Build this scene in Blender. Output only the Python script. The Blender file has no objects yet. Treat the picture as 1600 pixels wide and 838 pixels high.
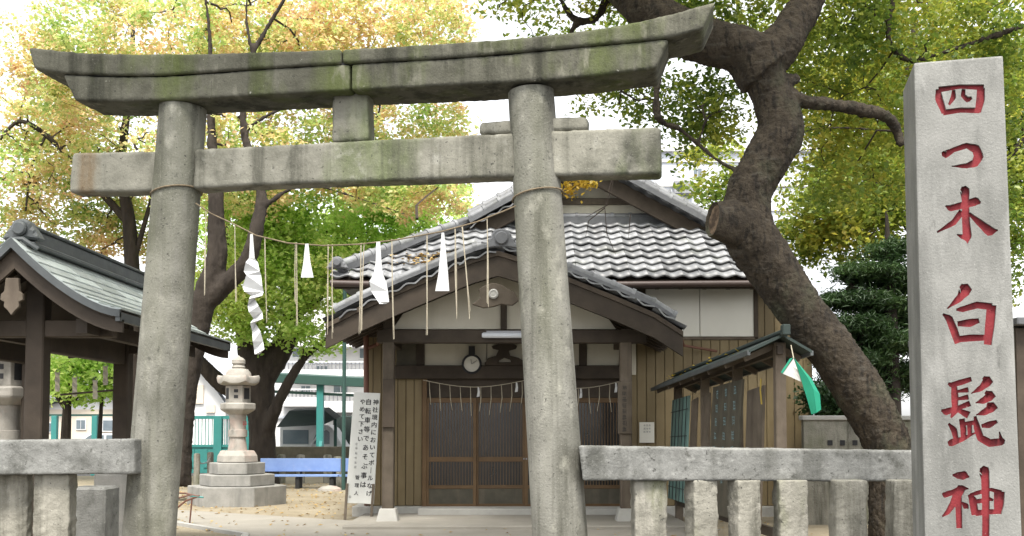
import bpy, bmesh, math, random
import numpy as np
from mathutils import Vector, Matrix
random.seed(7)
R = math.radians
S = bpy.context.scene
C = S.collection

# ---------------------------------------------------------------- camera
F = 1600.0; CX, CY = 800.0, 600.0; CAMZ = 1.55
TH = math.atan(70 / F)
cam_d = bpy.data.cameras.new('camera'); cam = bpy.data.objects.new('camera', cam_d); C.objects.link(cam)
cam.location = (0, 0, CAMZ); cam.rotation_euler = (R(90) + TH, 0, 0)
cam_d.sensor_width = 36; cam_d.lens = 36 * F / 1600; cam_d.shift_y = (CY - 419) / 1600
cam_d.clip_start = 0.05; cam_d.clip_end = 1500
S.camera = cam

# ---------------------------------------------------------------- sky, sun, exposure
SUN_EL, SUN_AZ = 62, 178          # azimuth clockwise from +Y: high behind the camera
w = bpy.data.worlds.new('World'); S.world = w; w.use_nodes = True
nt = w.node_tree; nt.nodes.clear()
sky = nt.nodes.new('ShaderNodeTexSky'); sky.sky_type = 'NISHITA'; sky.sun_disc = False
sky.sun_elevation = R(SUN_EL); sky.sun_rotation = R(SUN_AZ); sky.dust_density = 2; sky.air_density = 1.0; sky.ozone_density = 1
hs = nt.nodes.new('ShaderNodeHueSaturation'); hs.inputs['Saturation'].default_value = 0.10
bg = nt.nodes.new('ShaderNodeBackground'); bg.inputs['Strength'].default_value = 0.15
ow = nt.nodes.new('ShaderNodeOutputWorld')
nt.links.new(sky.outputs[0], hs.inputs['Color']); nt.links.new(hs.outputs[0], bg.inputs['Color']); nt.links.new(bg.outputs[0], ow.inputs['Surface'])
sl = bpy.data.lights.new('sun', 'SUN'); sl.energy = 2.2; sl.angle = R(15); sl.color = (1.0, 0.95, 0.87)
so = bpy.data.objects.new('sun', sl); C.objects.link(so)
sd = Vector((math.sin(R(SUN_AZ)) * math.cos(R(SUN_EL)), math.cos(R(SUN_AZ)) * math.cos(R(SUN_EL)), math.sin(R(SUN_EL))))
so.rotation_euler = sd.to_track_quat('Z', 'Y').to_euler()
S.view_settings.view_transform = 'Standard'; S.view_settings.look = 'None'
S.view_settings.exposure = 1.52; S.view_settings.gamma = 1.0; S.view_settings.use_curve_mapping = False
S.cycles.max_bounces = 6; S.cycles.diffuse_bounces = 4; S.cycles.transparent_max_bounces = 6

# ---------------------------------------------------------------- helpers
CT, ST = math.cos(TH), math.sin(TH)
def ray(x, y):
    dx, dy = (x - CX) / F, (CY - y) / F
    return Vector((dx, CT - ST * dy, ST + CT * dy))
def P(x, y, D):
    "world point seen at photo pixel x, y, lying D metres in front"
    r = ray(x, y); return Vector((0, 0, CAMZ)) + r * (D / r.y)
def G(x, y, z):
    "point of the level z seen at pixel x, y"
    r = ray(x, y); return Vector((0, 0, CAMZ)) + r * ((z - CAMZ) / r.z)

WL = {}
def wl(o): return WL.get(o.name, Vector((0, 0, 0))) if o else Vector((0, 0, 0))
def tag(o, label=None, cat=None, group=None, kind=None):
    if label: o['label'] = label
    if cat: o['category'] = cat
    if group: o['group'] = group
    if kind: o['kind'] = kind
    return o
def thing(name, loc, label, cat, group=None):
    o = bpy.data.objects.new(name, None); C.objects.link(o); o.location = loc; o.empty_display_size = .1
    WL[o.name] = Vector(loc); return tag(o, label, cat, group)

class MB:
    def __init__(s): s.v = []; s.f = []; s.sm = []
    def add(s, vs, fs, smooth=False):
        b = len(s.v); s.v += [Vector(p) for p in vs]; s.f += [[b + i for i in f] for f in fs]; s.sm += [smooth] * len(fs); return s
    def hexa(s, p):      # 8 corners: bottom loop 0-3, top loop 4-7
        return s.add(p, [(3, 2, 1, 0), (4, 5, 6, 7), (0, 1, 5, 4), (1, 2, 6, 5), (2, 3, 7, 6), (3, 0, 4, 7)])
    def box(s, x0, x1, y0, y1, z0, z1):
        return s.hexa([(x0, y0, z0), (x1, y0, z0), (x1, y1, z0), (x0, y1, z0), (x0, y0, z1), (x1, y0, z1), (x1, y1, z1), (x0, y1, z1)])
    def obox(s, c, sx, sy, sz, m=None):
        m = m or Matrix.Identity(3); c = Vector(c)
        return s.hexa([c + m @ Vector((a * sx / 2, b * sy / 2, d * sz / 2)) for d in (-1, 1) for a, b in ((-1, -1), (1, -1), (1, 1), (-1, 1))])
    def beam(s, a, b, wd, ht, up=(0, 0, 1)):
        a, b = Vector(a), Vector(b); d = (b - a).normalized(); sd_ = d.cross(Vector(up)).normalized(); u = sd_.cross(d)
        q = lambda p, i, j: p + sd_ * (wd / 2 * i) + u * (ht / 2 * j)
        return s.hexa([q(a, -1, -1), q(a, 1, -1), q(b, 1, -1), q(b, -1, -1), q(a, -1, 1), q(a, 1, 1), q(b, 1, 1), q(b, -1, 1)])
    def tube(s, pts, rad, n=8, jit=0, caps=True, flat=1.0):
        pts = [Vector(p) for p in pts]
        rad = [rad] * len(pts) if isinstance(rad, (int, float)) else rad
        vs = []; prev = None
        for i, p in enumerate(pts):
            t = (pts[min(i + 1, len(pts) - 1)] - pts[max(i - 1, 0)]).normalized()
            if prev is None:
                a = Vector((1, 0, 0)) if abs(t.x) < .8 else Vector((0, 1, 0)); u = (a - t * a.dot(t)).normalized()
            else: u = (prev - t * prev.dot(t)).normalized()
            prev = u; v = t.cross(u)
            for k in range(n):
                an = 2 * math.pi * k / n; r = rad[i] * (1 + (random.uniform(-jit, jit) if jit else 0))
                vs.append(p + u * (math.cos(an) * r) + v * (math.sin(an) * r * flat))
        fs = []
        for i in range(len(pts) - 1):
            for k in range(n):
                fs.append((i * n + k, i * n + (k + 1) % n, (i + 1) * n + (k + 1) % n, (i + 1) * n + k))
        s.add(vs, fs, True)
        if caps: 
            b = len(s.v) - len(vs)
            s.f += [[b + k for k in range(n)][::-1], [b + (len(pts) - 1) * n + k for k in range(n)]]; s.sm += [False, False]
        return s
    def lathe(s, c, prof, n=24, rot=0, smooth=True, sq=None):
        c = Vector(c); vs = []
        for r, z in prof:
            for k in range(n):
                an = 2 * math.pi * k / n + rot; vs.append(c + Vector((math.cos(an) * r, math.sin(an) * r, z)))
        fs = [(i * n + k, i * n + (k + 1) % n, (i + 1) * n + (k + 1) % n, (i + 1) * n + k) for i in range(len(prof) - 1) for k in range(n)]
        fs += [tuple(range(n))[::-1], tuple((len(prof) - 1) * n + k for k in range(n))]
        return s.add(vs, fs, smooth)
    def prism(s, poly, off):      # planar loop extruded by vector
        poly = [Vector(p) for p in poly]; n = len(poly); off = Vector(off)
        return s.add(poly + [p + off for p in poly], [tuple(range(n))[::-1], tuple(range(n, 2 * n))] + [(i, (i + 1) % n, n + (i + 1) % n, n + i) for i in range(n)])
    def build(s, name, m, parent=None, bevel=0, seg=1, kind=None, label=None):
        o_ = wl(parent)
        me = bpy.data.meshes.new(name); me.from_pydata([tuple(v - o_) for v in s.v], [], s.f)
        me.polygons.foreach_set('use_smooth', s.sm)
        bm = bmesh.new(); bm.from_mesh(me)
        bmesh.ops.recalc_face_normals(bm, faces=bm.faces)
        if bevel:
            es = [e for e in bm.edges if len(e.link_faces) == 2 and e.calc_face_angle(0) > .5]
            bmesh.ops.bevel(bm, geom=es, offset=bevel, segments=seg, affect='EDGES', profile=.6)
        bm.to_mesh(me); bm.free()
        if any(s.sm): me.set_sharp_from_angle(angle=R(38))
        me.materials.append(m)
        o = bpy.data.objects.new(name, me); C.objects.link(o); o.parent = parent
        if parent: WL[o.name] = o_
        if kind: o['kind'] = kind
        if label: o['label'] = label
        return o
def weather(o, voxel=.014, big=.014, fine=.007):
    "worn stone: uneven faces and knocked edges as real relief"
    md = o.modifiers.new('cells', 'REMESH'); md.mode = 'VOXEL'; md.voxel_size = voxel; md.use_smooth_shade = True
    for nm_, sc_, st_ in (('worn', .16, big), ('chipped', .035, fine)):
        tx = bpy.data.textures.get(nm_) or bpy.data.textures.new(nm_, 'CLOUDS'); tx.noise_scale = sc_; tx.noise_depth = 3
        md = o.modifiers.new(nm_, 'DISPLACE'); md.texture = tx; md.texture_coords = 'GLOBAL'; md.strength = st_; md.mid_level = .5
    return o
def inst(name, me, parent, mw):
    "another object of the same mesh; mw is its world matrix, parent has only a location"
    o = bpy.data.objects.new(name, me); C.objects.link(o); o.parent = parent
    o.matrix_local = Matrix.Translation(-wl(parent)) @ mw; return o

# ---------------------------------------------------------------- materials
def mat(name, c1, c2, ns=4.0, rough=.85, bump=.25, bs=60., stains=(), rnd=0., metal=0., spec=.3, speck=0, stretch=(1, 1, 1), bdist=.01, local=False, band=None):
    m = bpy.data.materials.new(name); m.use_nodes = True; t = m.node_tree; N = t.nodes; L = t.links
    b = N['Principled BSDF']; b.inputs['Roughness'].default_value = rough; b.inputs['Metallic'].default_value = metal
    b.inputs['Specular IOR Level'].default_value = spec
    if local:
        g = N.new('ShaderNodeTexCoord'); pos = g.outputs['Object']
    else:
        g = N.new('ShaderNodeNewGeometry'); pos = g.outputs['Position']
    def noise(scale, det=8, st=(1, 1, 1), ro=.6):
        mp = N.new('ShaderNodeMapping'); mp.inputs['Scale'].default_value = st; L.new(pos, mp.inputs['Vector'])
        n = N.new('ShaderNodeTexNoise'); n.inputs['Scale'].default_value = scale; n.inputs['Detail'].default_value = det; n.inputs['Roughness'].default_value = ro
        L.new(mp.outputs[0], n.inputs['Vector']); return n.outputs['Fac']
    def mr(f, lo, hi, a=0., c=1.):
        n = N.new('ShaderNodeMapRange'); n.inputs[1].default_value = lo; n.inputs[2].default_value = hi; n.inputs[3].default_value = a; n.inputs[4].default_value = c
        L.new(f, n.inputs[0]); return n.outputs[0]
    def mix(f, a, c, bt='MIX'):
        n = N.new('ShaderNodeMix'); n.data_type = 'RGBA'; n.blend_type = bt
        if isinstance(f, float): n.inputs[0].default_value = f
        else: L.new(f, n.inputs[0])
        for i, q in ((6, a), (7, c)):
            if isinstance(q, tuple): n.inputs[i].default_value = (*q, 1)
            else: L.new(q, n.inputs[i])
        return n.outputs[2]
    col = mix(mr(noise(ns, 8, stretch), .3, .7), c1, c2)
    for (sc, ssc, st, lo, hi, amt) in stains:
        col = mix(mr(noise(ssc, 6, st), lo, hi, 0, amt), col, sc)
    if band:        # a rust run of its own place along the stone
        (xa, xb), bc, amt = band; sx = N.new('ShaderNodeSeparateXYZ'); L.new(pos, sx.inputs[0]); xm, hw_ = (xa + xb) / 2, (xb - xa) / 2
        ds = N.new('ShaderNodeMath'); ds.operation = 'SUBTRACT'; L.new(sx.outputs[0], ds.inputs[0]); ds.inputs[1].default_value = xm
        ab = N.new('ShaderNodeMath'); ab.operation = 'ABSOLUTE'; L.new(ds.outputs[0], ab.inputs[0])
        ml = N.new('ShaderNodeMath'); ml.operation = 'MULTIPLY'; L.new(mr(ab.outputs[0], hw_ * .5, hw_ * 1.25, amt, 0), ml.inputs[0]); L.new(mr(noise(7, 6, (1, 1, .2)), .32, .6), ml.inputs[1])
        col = mix(ml.outputs[0], col, bc)
    if speck:
        col = mix(mr(noise(160, 2), .60, .75, 0, speck), col, tuple(x * .35 for x in c1))
        col = mix(mr(noise(110, 2, (1, 1, 1.1)), .62, .75, 0, speck * .6), col, tuple(min(1, x * 1.9) for x in c2))
    if rnd:
        oi = N.new('ShaderNodeObjectInfo'); col = mix(1.0, col, mr(oi.outputs['Random'], 0, 1, 1 - rnd, 1 + rnd * .6), 'MULTIPLY')
    L.new(col, b.inputs['Base Color'])
    if bump:
        bn = N.new('ShaderNodeBump'); bn.inputs['Strength'].default_value = bump; bn.inputs['Distance'].default_value = bdist
        L.new(noise(bs, 8, stretch), bn.inputs['Height']); L.new(bn.outputs[0], b.inputs['Normal'])
    return m
def plain(name, c, rough=.6, metal=0., spec=.4, var=.12, emit=0):
    return mat(name, c, tuple(x * (1 - var) for x in c), ns=6, rough=rough, bump=.08, bs=40, metal=metal, spec=spec)
def leafmat(name, cols, trans=.45, nsc=.6):
    m = bpy.data.materials.new(name); m.use_nodes = True; t = m.node_tree; N = t.nodes; L = t.links; N.clear()
    g = N.new('ShaderNodeNewGeometry')
    n = N.new('ShaderNodeTexNoise'); n.inputs['Scale'].default_value = nsc; n.inputs['Detail'].default_value = 3; L.new(g.outputs['Position'], n.inputs['Vector'])
    a = N.new('ShaderNodeMath'); a.operation = 'MULTIPLY_ADD'; a.inputs[1].default_value = .45; L.new(g.outputs['Random Per Island'], a.inputs[0])
    mrg = N.new('ShaderNodeMapRange'); mrg.inputs[1].default_value = .33; mrg.inputs[2].default_value = .67; mrg.inputs[3].default_value = 0; mrg.inputs[4].default_value = .55
    L.new(n.outputs['Fac'], mrg.inputs[0]); L.new(mrg.outputs[0], a.inputs[2])
    cr = N.new('ShaderNodeValToRGB'); L.new(a.outputs[0], cr.inputs[0])
    e = cr.color_ramp.elements
    while len(e) < len(cols): e.new(.5)
    for i, c in enumerate(cols): e[i].position = i / (len(cols) - 1); e[i].color = (*c, 1)
    d = N.new('ShaderNodeBsdfDiffuse'); tr = N.new('ShaderNodeBsdfTranslucent'); mx = N.new('ShaderNodeMixShader'); mx.inputs[0].default_value = trans
    gl = N.new('ShaderNodeBsdfGlossy'); gl.inputs['Roughness'].default_value = .5; m2 = N.new('ShaderNodeMixShader'); m2.inputs[0].default_value = .04
    o = N.new('ShaderNodeOutputMaterial')
    L.new(cr.outputs[0], d.inputs['Color']); L.new(cr.outputs[0], tr.inputs['Color']); L.new(d.outputs[0], mx.inputs[1]); L.new(tr.outputs[0], mx.inputs[2])
    L.new(mx.outputs[0], m2.inputs[1]); L.new(gl.outputs[0], m2.inputs[2]); L.new(m2.outputs[0], o.inputs['Surface'])
    return m
V1 = (1, 1, .12)
T_BAND = (P(134, 265, 8.5).x, P(172, 265, 8.5).x)
M = {}
PIT = ((.035, .034, .03), 38, (1, 1, 1), .635, .68, .85)
PIT2 = ((.05, .05, .042), 16, (1, 1, 1), .62, .70, .6)
RUN = ((.05, .049, .036), 5.5, (1, 1, .05), .50, .64, .65)
M['torii'] = mat('torii_stone', (.142, .138, .116), (.25, .243, .21), 3, .92, .6, 60, [((.062, .061, .048), 2.4, (1, 1, .5), .48, .66, .75), ((.115, .12, .068), 1.5, V1, .54, .70, .45), RUN, ((.36, .35, .29), 7, (1, 1, .6), .57, .70, .5), PIT2, PIT], speck=.6)
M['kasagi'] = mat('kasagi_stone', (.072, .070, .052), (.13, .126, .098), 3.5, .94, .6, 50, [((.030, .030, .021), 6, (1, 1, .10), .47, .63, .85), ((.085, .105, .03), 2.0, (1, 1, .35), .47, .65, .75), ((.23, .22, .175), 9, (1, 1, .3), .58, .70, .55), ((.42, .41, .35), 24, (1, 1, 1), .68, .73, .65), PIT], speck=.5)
M['nuki'] = mat('nuki_stone', (.155, .15, .12), (.27, .26, .215), 4, .92, .55, 50, [((.055, .055, .042), 3, (1, 1, .6), .50, .66, .85), ((.12, .15, .055), 1.1, (1, 1, .4), .54, .70, .7), ((.40, .39, .34), 6, (1, 1, .8), .60, .72, .5), RUN, PIT2, PIT], speck=.5)
M['nukil'] = mat('rust_stained_nuki_stone', (.16, .155, .125), (.26, .25, .205), 4, .92, .55, 50, [((.065, .065, .05), 3, (1, 1, .6), .52, .66, .7), RUN, PIT], speck=.5, band=(T_BAND, (.14, .095, .05), .75))
M['rail'] = mat('rail_stone', (.14, .14, .13), (.24, .24, .225), 6, .92, .6, 60, [((.06, .06, .052), 4, (1, 1, 1), .50, .68, .85), ((.36, .36, .335), 14, (1, 1, 1), .60, .72, .5), ((.08, .08, .07), 5, V1, .52, .66, .6), PIT2, PIT], speck=.6)
M['fpost'] = mat('fence_post_stone', (.19, .182, .15), (.31, .295, .25), 5, .92, .7, 45, [((.07, .067, .052), 5, (1, 1, .10), .48, .64, .85), ((.13, .14, .07), 3, (1, 1, .3), .52, .68, .65), ((.42, .40, .35), 9, (1, 1, .3), .58, .7, .5), PIT], speck=.5, bdist=.012)
M['sign'] = mat('sign_pillar_stone', (.175, .174, .16), (.26, .257, .238), 3, .88, .4, 70, [((.09, .09, .082), 2.8, (1, 1, .14), .50, .70, .85), ((.15, .15, .138), 9, (1, 1, .25), .52, .68, .6), ((.40, .395, .37), 5, (1, 1, .3), .56, .7, .4), ((.05, .05, .045), 12, (1, 1, .3), .66, .74, .6)], speck=.55)
M['red'] = mat('red_paint', (.155, .013, .018), (.22, .025, .030), 9, .75, .3, 80, [((.06, .01, .012), 14, (1, 1, .6), .52, .68, .75), ((.30, .19, .17), 40, (1, 1, 1), .66, .72, .6)])
M['lantern'] = mat('lantern_stone', (.25, .235, .205), (.36, .338, .30), 5, .9, .5, 50, [((.11, .105, .09), 3.5, (1, 1, .6), .52, .7, .7), ((.52, .36, .30), 1.6, (1, 1, 1), .56, .7, .45)], speck=.3)
M['basestone'] = mat('lantern_base_stone', (.19, .187, .17), (.30, .29, .265), 4, .9, .4, 50, [((.12, .12, .11), 3, V1, .5, .7, .7)], speck=.4)
M['wood'] = mat('dark_wood', (.036, .027, .019), (.070, .053, .038), 3, .7, .4, 14, stretch=(1, 1, 1), rnd=.2)
M['woodl'] = mat('weathered_wood', (.085, .067, .048), (.15, .122, .092), 3, .8, .4, 20, [((.055, .04, .03), 6, V1, .5, .7, .6)], rnd=.25)
M['doorwood'] = mat('door_wood', (.095, .055, .024), (.135, .082, .038), 4, .55, .25, 24, rnd=.15)
M['siding'] = mat('tan_siding', (.165, .124, .062), (.215, .165, .09), 2, .6, .15, 30, [((.085, .062, .034), 3, V1, .5, .72, .5)], rnd=.1)
M['plaster'] = mat('plaster', (.56, .52, .42), (.66, .62, .52), 1.5, .9, .15, 50, [((.36, .33, .26), 2, V1, .52, .75, .5)])
M['plasterw'] = mat('white_plaster', (.66, .64, .57), (.72, .70, .63), 1.2, .9, .1, 50, [((.52, .49, .42), 1.2, V1, .5, .75, .4)])
M['tile'] = mat('roof_tile', (.135, .138, .143), (.22, .224, .23), 5, .44, .2, 40, [((.085, .08, .07), 8, (1, 1, 1), .55, .70, .6), ((.10, .11, .07), 2.2, (1, 1, 1), .56, .7, .4)], rnd=.42, spec=.6)
M['tiled'] = mat('dark_roof_tile', (.085, .088, .093), (.14, .142, .148), 6, .45, .2, 40, rnd=.2, spec=.5)
M['copper'] = mat('copper_sheet', (.34, .385, .37), (.47, .51, .49), 3, .5, .1, 30, [((.15, .165, .15), 5, (1, 1, 1), .55, .72, .6)], rnd=.3, metal=.0, spec=.5)
M['ridge'] = mat('dark_copper', (.045, .051, .052), (.085, .093, .093), 4, .5, .15, 30, [((.17, .22, .20), 6, (1, 1, 1), .6, .75, .5)], spec=.5)
M['bark'] = mat('bark', (.025, .019, .013), (.064, .051, .036), 9, .95, .9, 26, [((.012, .010, .008), 11, (1.6, 1.6, .35), .52, .62, .8), ((.075, .067, .054), 8, (.35, .35, 1.6), .58, .68, .6), ((.025, .02, .015), 9, (1, 1, .4), .5, .68, .7), ((.085, .092, .055), 1.7, (1, 1, 1), .55, .72, .5)], bdist=.03)
M['barkd'] = mat('dark_bark', (.022, .017, .013), (.045, .036, .028), 6, .95, .9, 12, [((.018, .014, .011), 8, V1, .5, .66, .7)], stretch=(1, 1, .35), bdist=.04)
M['cutwood'] = mat('cut_wood', (.11, .075, .048), (.19, .135, .09), 16, .9, .9, 30, [((.04, .027, .018), 7, (1, 1, 1), .46, .60, .9)])
M['twig'] = plain('twig', (.045, .033, .025), .9)
M['ground'] = mat('street_asphalt', (.045, .045, .045), (.07, .07, .068), 2, .9, .5, 80, speck=.4)
M['court'] = mat('courtyard_earth', (.205, .17, .112), (.29, .25, .178), 1.1, .95, .7, 45, [((.18, .145, .09), 3, (1, 1, 1), .52, .7, .7), ((.42, .37, .29), 14, (1, 1, 1), .58, .7, .6), ((.12, .09, .06), 40, (1, 1, 1), .64, .72, .7)], speck=.5)
M['path'] = mat('path_concrete', (.235, .218, .185), (.30, .28, .24), 1.4, .9, .3, 60, [((.26, .24, .20), 2.5, (1, 1, 1), .52, .72, .6)], speck=.3)
M['conc'] = mat('concrete', (.34, .33, .30), (.44, .43, .40), 3, .9, .3, 50, [((.2, .19, .17), 3, (1, 1, 1), .52, .72, .6)])
M['straw'] = mat('straw', (.34, .30, .22), (.48, .43, .33), 20, .9, .4, 120)
M['cord'] = mat('old_cord', (.13, .10, .065), (.24, .19, .125), 20, .9, .4, 120)
M['paper'] = plain('white_paper', (.55, .55, .54), .8, var=.04)
M['signw'] = mat('sign_board_white', (.60, .60, .56), (.66, .66, .62), 2, .5, .05, 40)
M['ink'] = plain('black_ink', (.03, .03, .032), .8)
M['inkl'] = plain('faded_ink', (.16, .16, .16), .8)
M['white'] = plain('white_paint', (.62, .62, .61), .5)
M['whiteb'] = mat('white_wall', (.62, .61, .60), (.70, .69, .67), .8, .85, .1, 20)
M['creamb'] = mat('cream_wall', (.58, .50, .40), (.64, .56, .46), .8, .85, .1, 20)
M['greyb'] = mat('pale_grey_wall', (.52, .55, .60), (.60, .62, .66), .5, .85, .1, 20)
M['teal'] = plain('teal_paint', (.04, .215, .2), .5)
M['dgreen'] = plain('dark_green_paint', (.03, .075, .062), .6)
M['blue'] = mat('blue_paint', (.17, .26, .50), (.22, .32, .56), 5, .5, .1, 30, [((.30, .34, .50), 9, (1, 1, 1), .6, .72, .5)])
M['glass'] = mat('dark_glass', (.012, .013, .013), (.02, .02, .02), 2, .18, .05, 3, spec=.5)
M['glassb'] = mat('window_glass', (.10, .13, .15), (.16, .19, .21), 2, .15, .04, 3, spec=.5)
M['metal'] = plain('grey_metal', (.28, .28, .29), .45, .6)
M['rust'] = plain('rust_brown_metal', (.13, .055, .035), .6)
M['gutter'] = plain('brown_gutter', (.055, .036, .03), .5)
M['lampw'] = plain('lamp_plastic', (.62, .64, .68), .4)
M['flagg'] = plain('green_cloth', (.015, .26, .155), .7)
M['flagw'] = plain('white_cloth', (.55, .55, .52), .8)
M['tealm'] = mat('faded_teal_board', (.11, .20, .18), (.17, .28, .25), 5, .7, .2, 30, [((.09, .085, .065), 3, V1, .5, .7, .7)])
M['board'] = mat('dark_board', (.055, .05, .036), (.095, .085, .062), 5, .7, .3, 30, [((.13, .11, .08), 4, V1, .52, .7, .6)])
M['chalk'] = plain('faded_blue_lettering', (.20, .31, .33), .9)
M['tarp'] = plain('dark_tarp', (.035, .05, .045), .8)
M['brass'] = plain('yellow_plastic', (.36, .26, .04), .5)
M['tyre'] = plain('rubber', (.02, .02, .02), .8)
M['L_orange'] = leafmat('autumn_leaves', [(.25, .43, .10), (.39, .56, .16), (.56, .64, .22), (.77, .66, .30), (.81, .56, .32), (.75, .45, .28)], .6, .8)
M['L_green'] = leafmat('green_leaves', [(.28, .48, .07), (.42, .64, .12), (.56, .74, .19), (.68, .78, .25), (.82, .76, .30)], .66, .5)
M['L_olive'] = leafmat('yellowing_leaves', [(.065, .125, .018), (.14, .22, .03), (.26, .33, .045), (.42, .43, .06), (.64, .52, .08)], .56, .75)
M['L_dark'] = leafmat('conifer_needles', [(.014, .036, .012), (.028, .062, .018), (.05, .10, .028), (.10, .16, .045)], .3, .9)
M['L_fall'] = leafmat('fallen_leaves', [(.10, .05, .025), (.28, .18, .06), (.45, .33, .13), (.22, .09, .05)], .1, 3)
M['L_yellow'] = leafmat('yellow_leaves', [(.42, .30, .03), (.58, .42, .05), (.62, .40, .05)], .45, 3)

# ---------------------------------------------------------------- ground, courtyard, path
Z0 = .15
MB().add([(-600, -60, 0), (600, -60, 0), (600, 1100, 0), (-600, 1100, 0)], [(0, 1, 2, 3)]).build('ground', M['ground'], kind='structure')
MB().box(-16, 12, 7.15, 30.5, -.3, Z0).build('courtyard', M['court'], kind='structure', bevel=.01)
pth = [(-14, 22.6), (-5.85, 17.75), (-2.3, 15.55), (-2.3, 14.3), (2.9, 14.3), (1.6, 11), (.05, 7.2), (-2.55, 7.2), (-3.1, 11.6), (-3.45, 13.35), (-4.9, 15.0), (-8.2, 18.0), (-14, 21)]
MB().prism([(x, y, Z0 - .05) for x, y in pth], (0, 0, .056)).build('path', M['path'], kind='structure')
kb = MB()
for a, b in (((-8.2, 18.0), (-4.9, 15.0)), ((-4.9, 15.0), (-3.45, 13.35)), ((-3.45, 13.35), (-3.1, 11.6))):
    kb.beam((*a, Z0 + .01), (*b, Z0 + .01), .09, .075)
kb.build('path_kerb', M['conc'], kind='structure')

# ---------------------------------------------------------------- torii
PL = P(244.5, 670, 8.3); PR = P(862, 670, 7.75)
AX = Vector((PR.x - PL.x, PR.y - PL.y, 0)).normalized(); NF = Vector((AX.y, -AX.x, 0))      # NF points to the viewer
O0 = Vector((PL.x, PL.y, 0))
def T(x, y, off=0.):
    r = ray(x, y); o = Vector((0, 0, CAMZ)); q = O0 + NF * off
    t = (q - o).dot(NF) / r.dot(NF); return o + r * t
tor = thing('torii', (O0 + AX * 1.6) * 1, 'large grey stone torii gate straddling the shrine entrance path', 'torii')
def pillar(ax, ay, bx, by, rt, rb, ztop):
    a, b = T(ax, ay), T(bx, by); d = (b - a) / (b.z - a.z); base = a + d * (0 - a.z); top = a + d * (ztop - a.z)
    n = 14; pts = [base + (top - base) * (i / n) for i in range(n + 1)]
    mb = MB(); rb2 = rb + (rb - rt) * .12
    mb.tube(pts, [rb2 + (rt - rb2) * (i / n) ** .9 for i in range(n + 1)], 40)
    return mb, base
for (ax, ay, bx, by, rt, rb) in ((287, 160, 233, 838, .187, .208), (829, 135, 875, 838, .177, .212)):
    mb, base = pillar(ax, ay, bx, by, rt, rb, T(ax, ay - 3, .18).z)
    mb.build('pillar', M['torii'], tor)
    MB().lathe((base.x, base.y, 0), [(.40, 0), (.40, .12), (.33, .2), (.27, .24)], 32).build('pillar_base', M['torii'], tor)
def beam_profile(name, tops, bots, th, m, bevel=.012, lift=0):
    off = th / 2; n = len(tops); mb = MB(); vs = []
    for (t, b) in zip(tops, bots):
        pt, pb = T(*t, off), T(*b, off)
        vs += [pt, pb, pb - NF * th, pt - NF * th]
    fs = [(0, 1, 2, 3), tuple(4 * (n - 1) + k for k in (3, 2, 1, 0))]
    for i in range(n - 1):
        for k in range(4): fs.append((4 * i + k, 4 * i + (k + 1) % 4, 4 * (i + 1) + (k + 1) % 4, 4 * (i + 1) + k))
    mb.add(vs, fs); o = mb.build(name, m, tor, bevel)
    return weather(o) if name != 'joint_shade' else o
def lerp_at(pts, x):
    for (a, b) in zip(pts, pts[1:]):
        if a[0] <= x <= b[0]: return a[1] + (b[1] - a[1]) * (x - a[0]) / (b[0] - a[0])
    return pts[0][1] if x < pts[0][0] else pts[-1][1]
kt = [(43, 73), (106, 81), (170, 83.5), (236, 84), (320, 83.5), (400, 81), (534, 76.5), (700, 67), (800, 59.5), (865, 53.5), (940, 44), (1010, 31), (1065, 17), (1118, 2)]
kbm = [(53, 108), (91, 114), (170, 117.5), (236, 118), (320, 113), (400, 107), (534, 98.8), (700, 90), (800, 82), (865, 76), (940, 69), (1010, 62.5), (1047, 58.5), (1099, 45)]
sbm = [(114, 157), (180, 158), (252, 156.5), (320, 153), (400, 149), (547, 141), (700, 133), (800, 128), (865, 124), (940, 117), (1025, 106)]
def seg(pts, x0, x1): return [(x0, lerp_at(pts, x0))] + [p for p in pts if x0 < p[0] < x1] + [(x1, lerp_at(pts, x1))]
def strip(tp, bp, tx0, tx1, bx0, bx1, n=12):
    ts = [(tx0 + (tx1 - tx0) * i / n) for i in range(n + 1)]; bs_ = [(bx0 + (bx1 - bx0) * i / n) for i in range(n + 1)]
    return [(x, lerp_at(tp, x)) for x in ts], [(x, lerp_at(bp, x)) for x in bs_]
KT = .47; ST_ = .425
for a in ((43, 532.5, 53, 532.5), (534.5, 1118, 534.5, 1099)):
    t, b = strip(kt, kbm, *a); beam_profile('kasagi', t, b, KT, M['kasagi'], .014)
kb2 = [(x, y + 1.9) for x, y in kbm]
t, b = strip([(x, y - .6) for x, y in kbm], [(x, y + 2.4) for x, y in kbm], 100, 1040, 100, 1040); beam_profile('joint_shade', t, b, .40, M['ink'], 0)  # black filler in the joint, stands in for the shadow of the gap
for a in ((97, 546, 116, 546), (548.5, 1045, 548.5, 1025)):
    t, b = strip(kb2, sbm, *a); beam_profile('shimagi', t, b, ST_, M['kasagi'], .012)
# tie beam in three lengths, strut and wedges
nt_ = [(112, 238), (236, 236), (400, 228), (800, 207), (1032, 198)]; nb_ = [(107, 301), (236, 299), (400, 289), (800, 276), (1033, 272)]
for a in ((112, 262, 107, 262), (303, 808, 300, 808), (850, 1032, 850, 1033)):
    t, b = strip(nt_, nb_, *a, n=6); beam_profile('nuki', t, b, .20, M['nukil' if a[0] < 200 else 'nuki'], .016)
beam_profile('gakuzuka', [(519, 146), (575, 143)], [(518, 222), (576, 219)], .17, M['nuki'], .012)
for (x0, x1, y0, y1, y2, y3) in ((748, 800, 190, 187, 210, 208), (858, 918, 183, 181, 205, 203)):
    beam_profile('wedge', [(x0, y0), (x1, y1)], [(x0, y2), (x1, y3)], .14, M['nuki'], .02)

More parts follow.
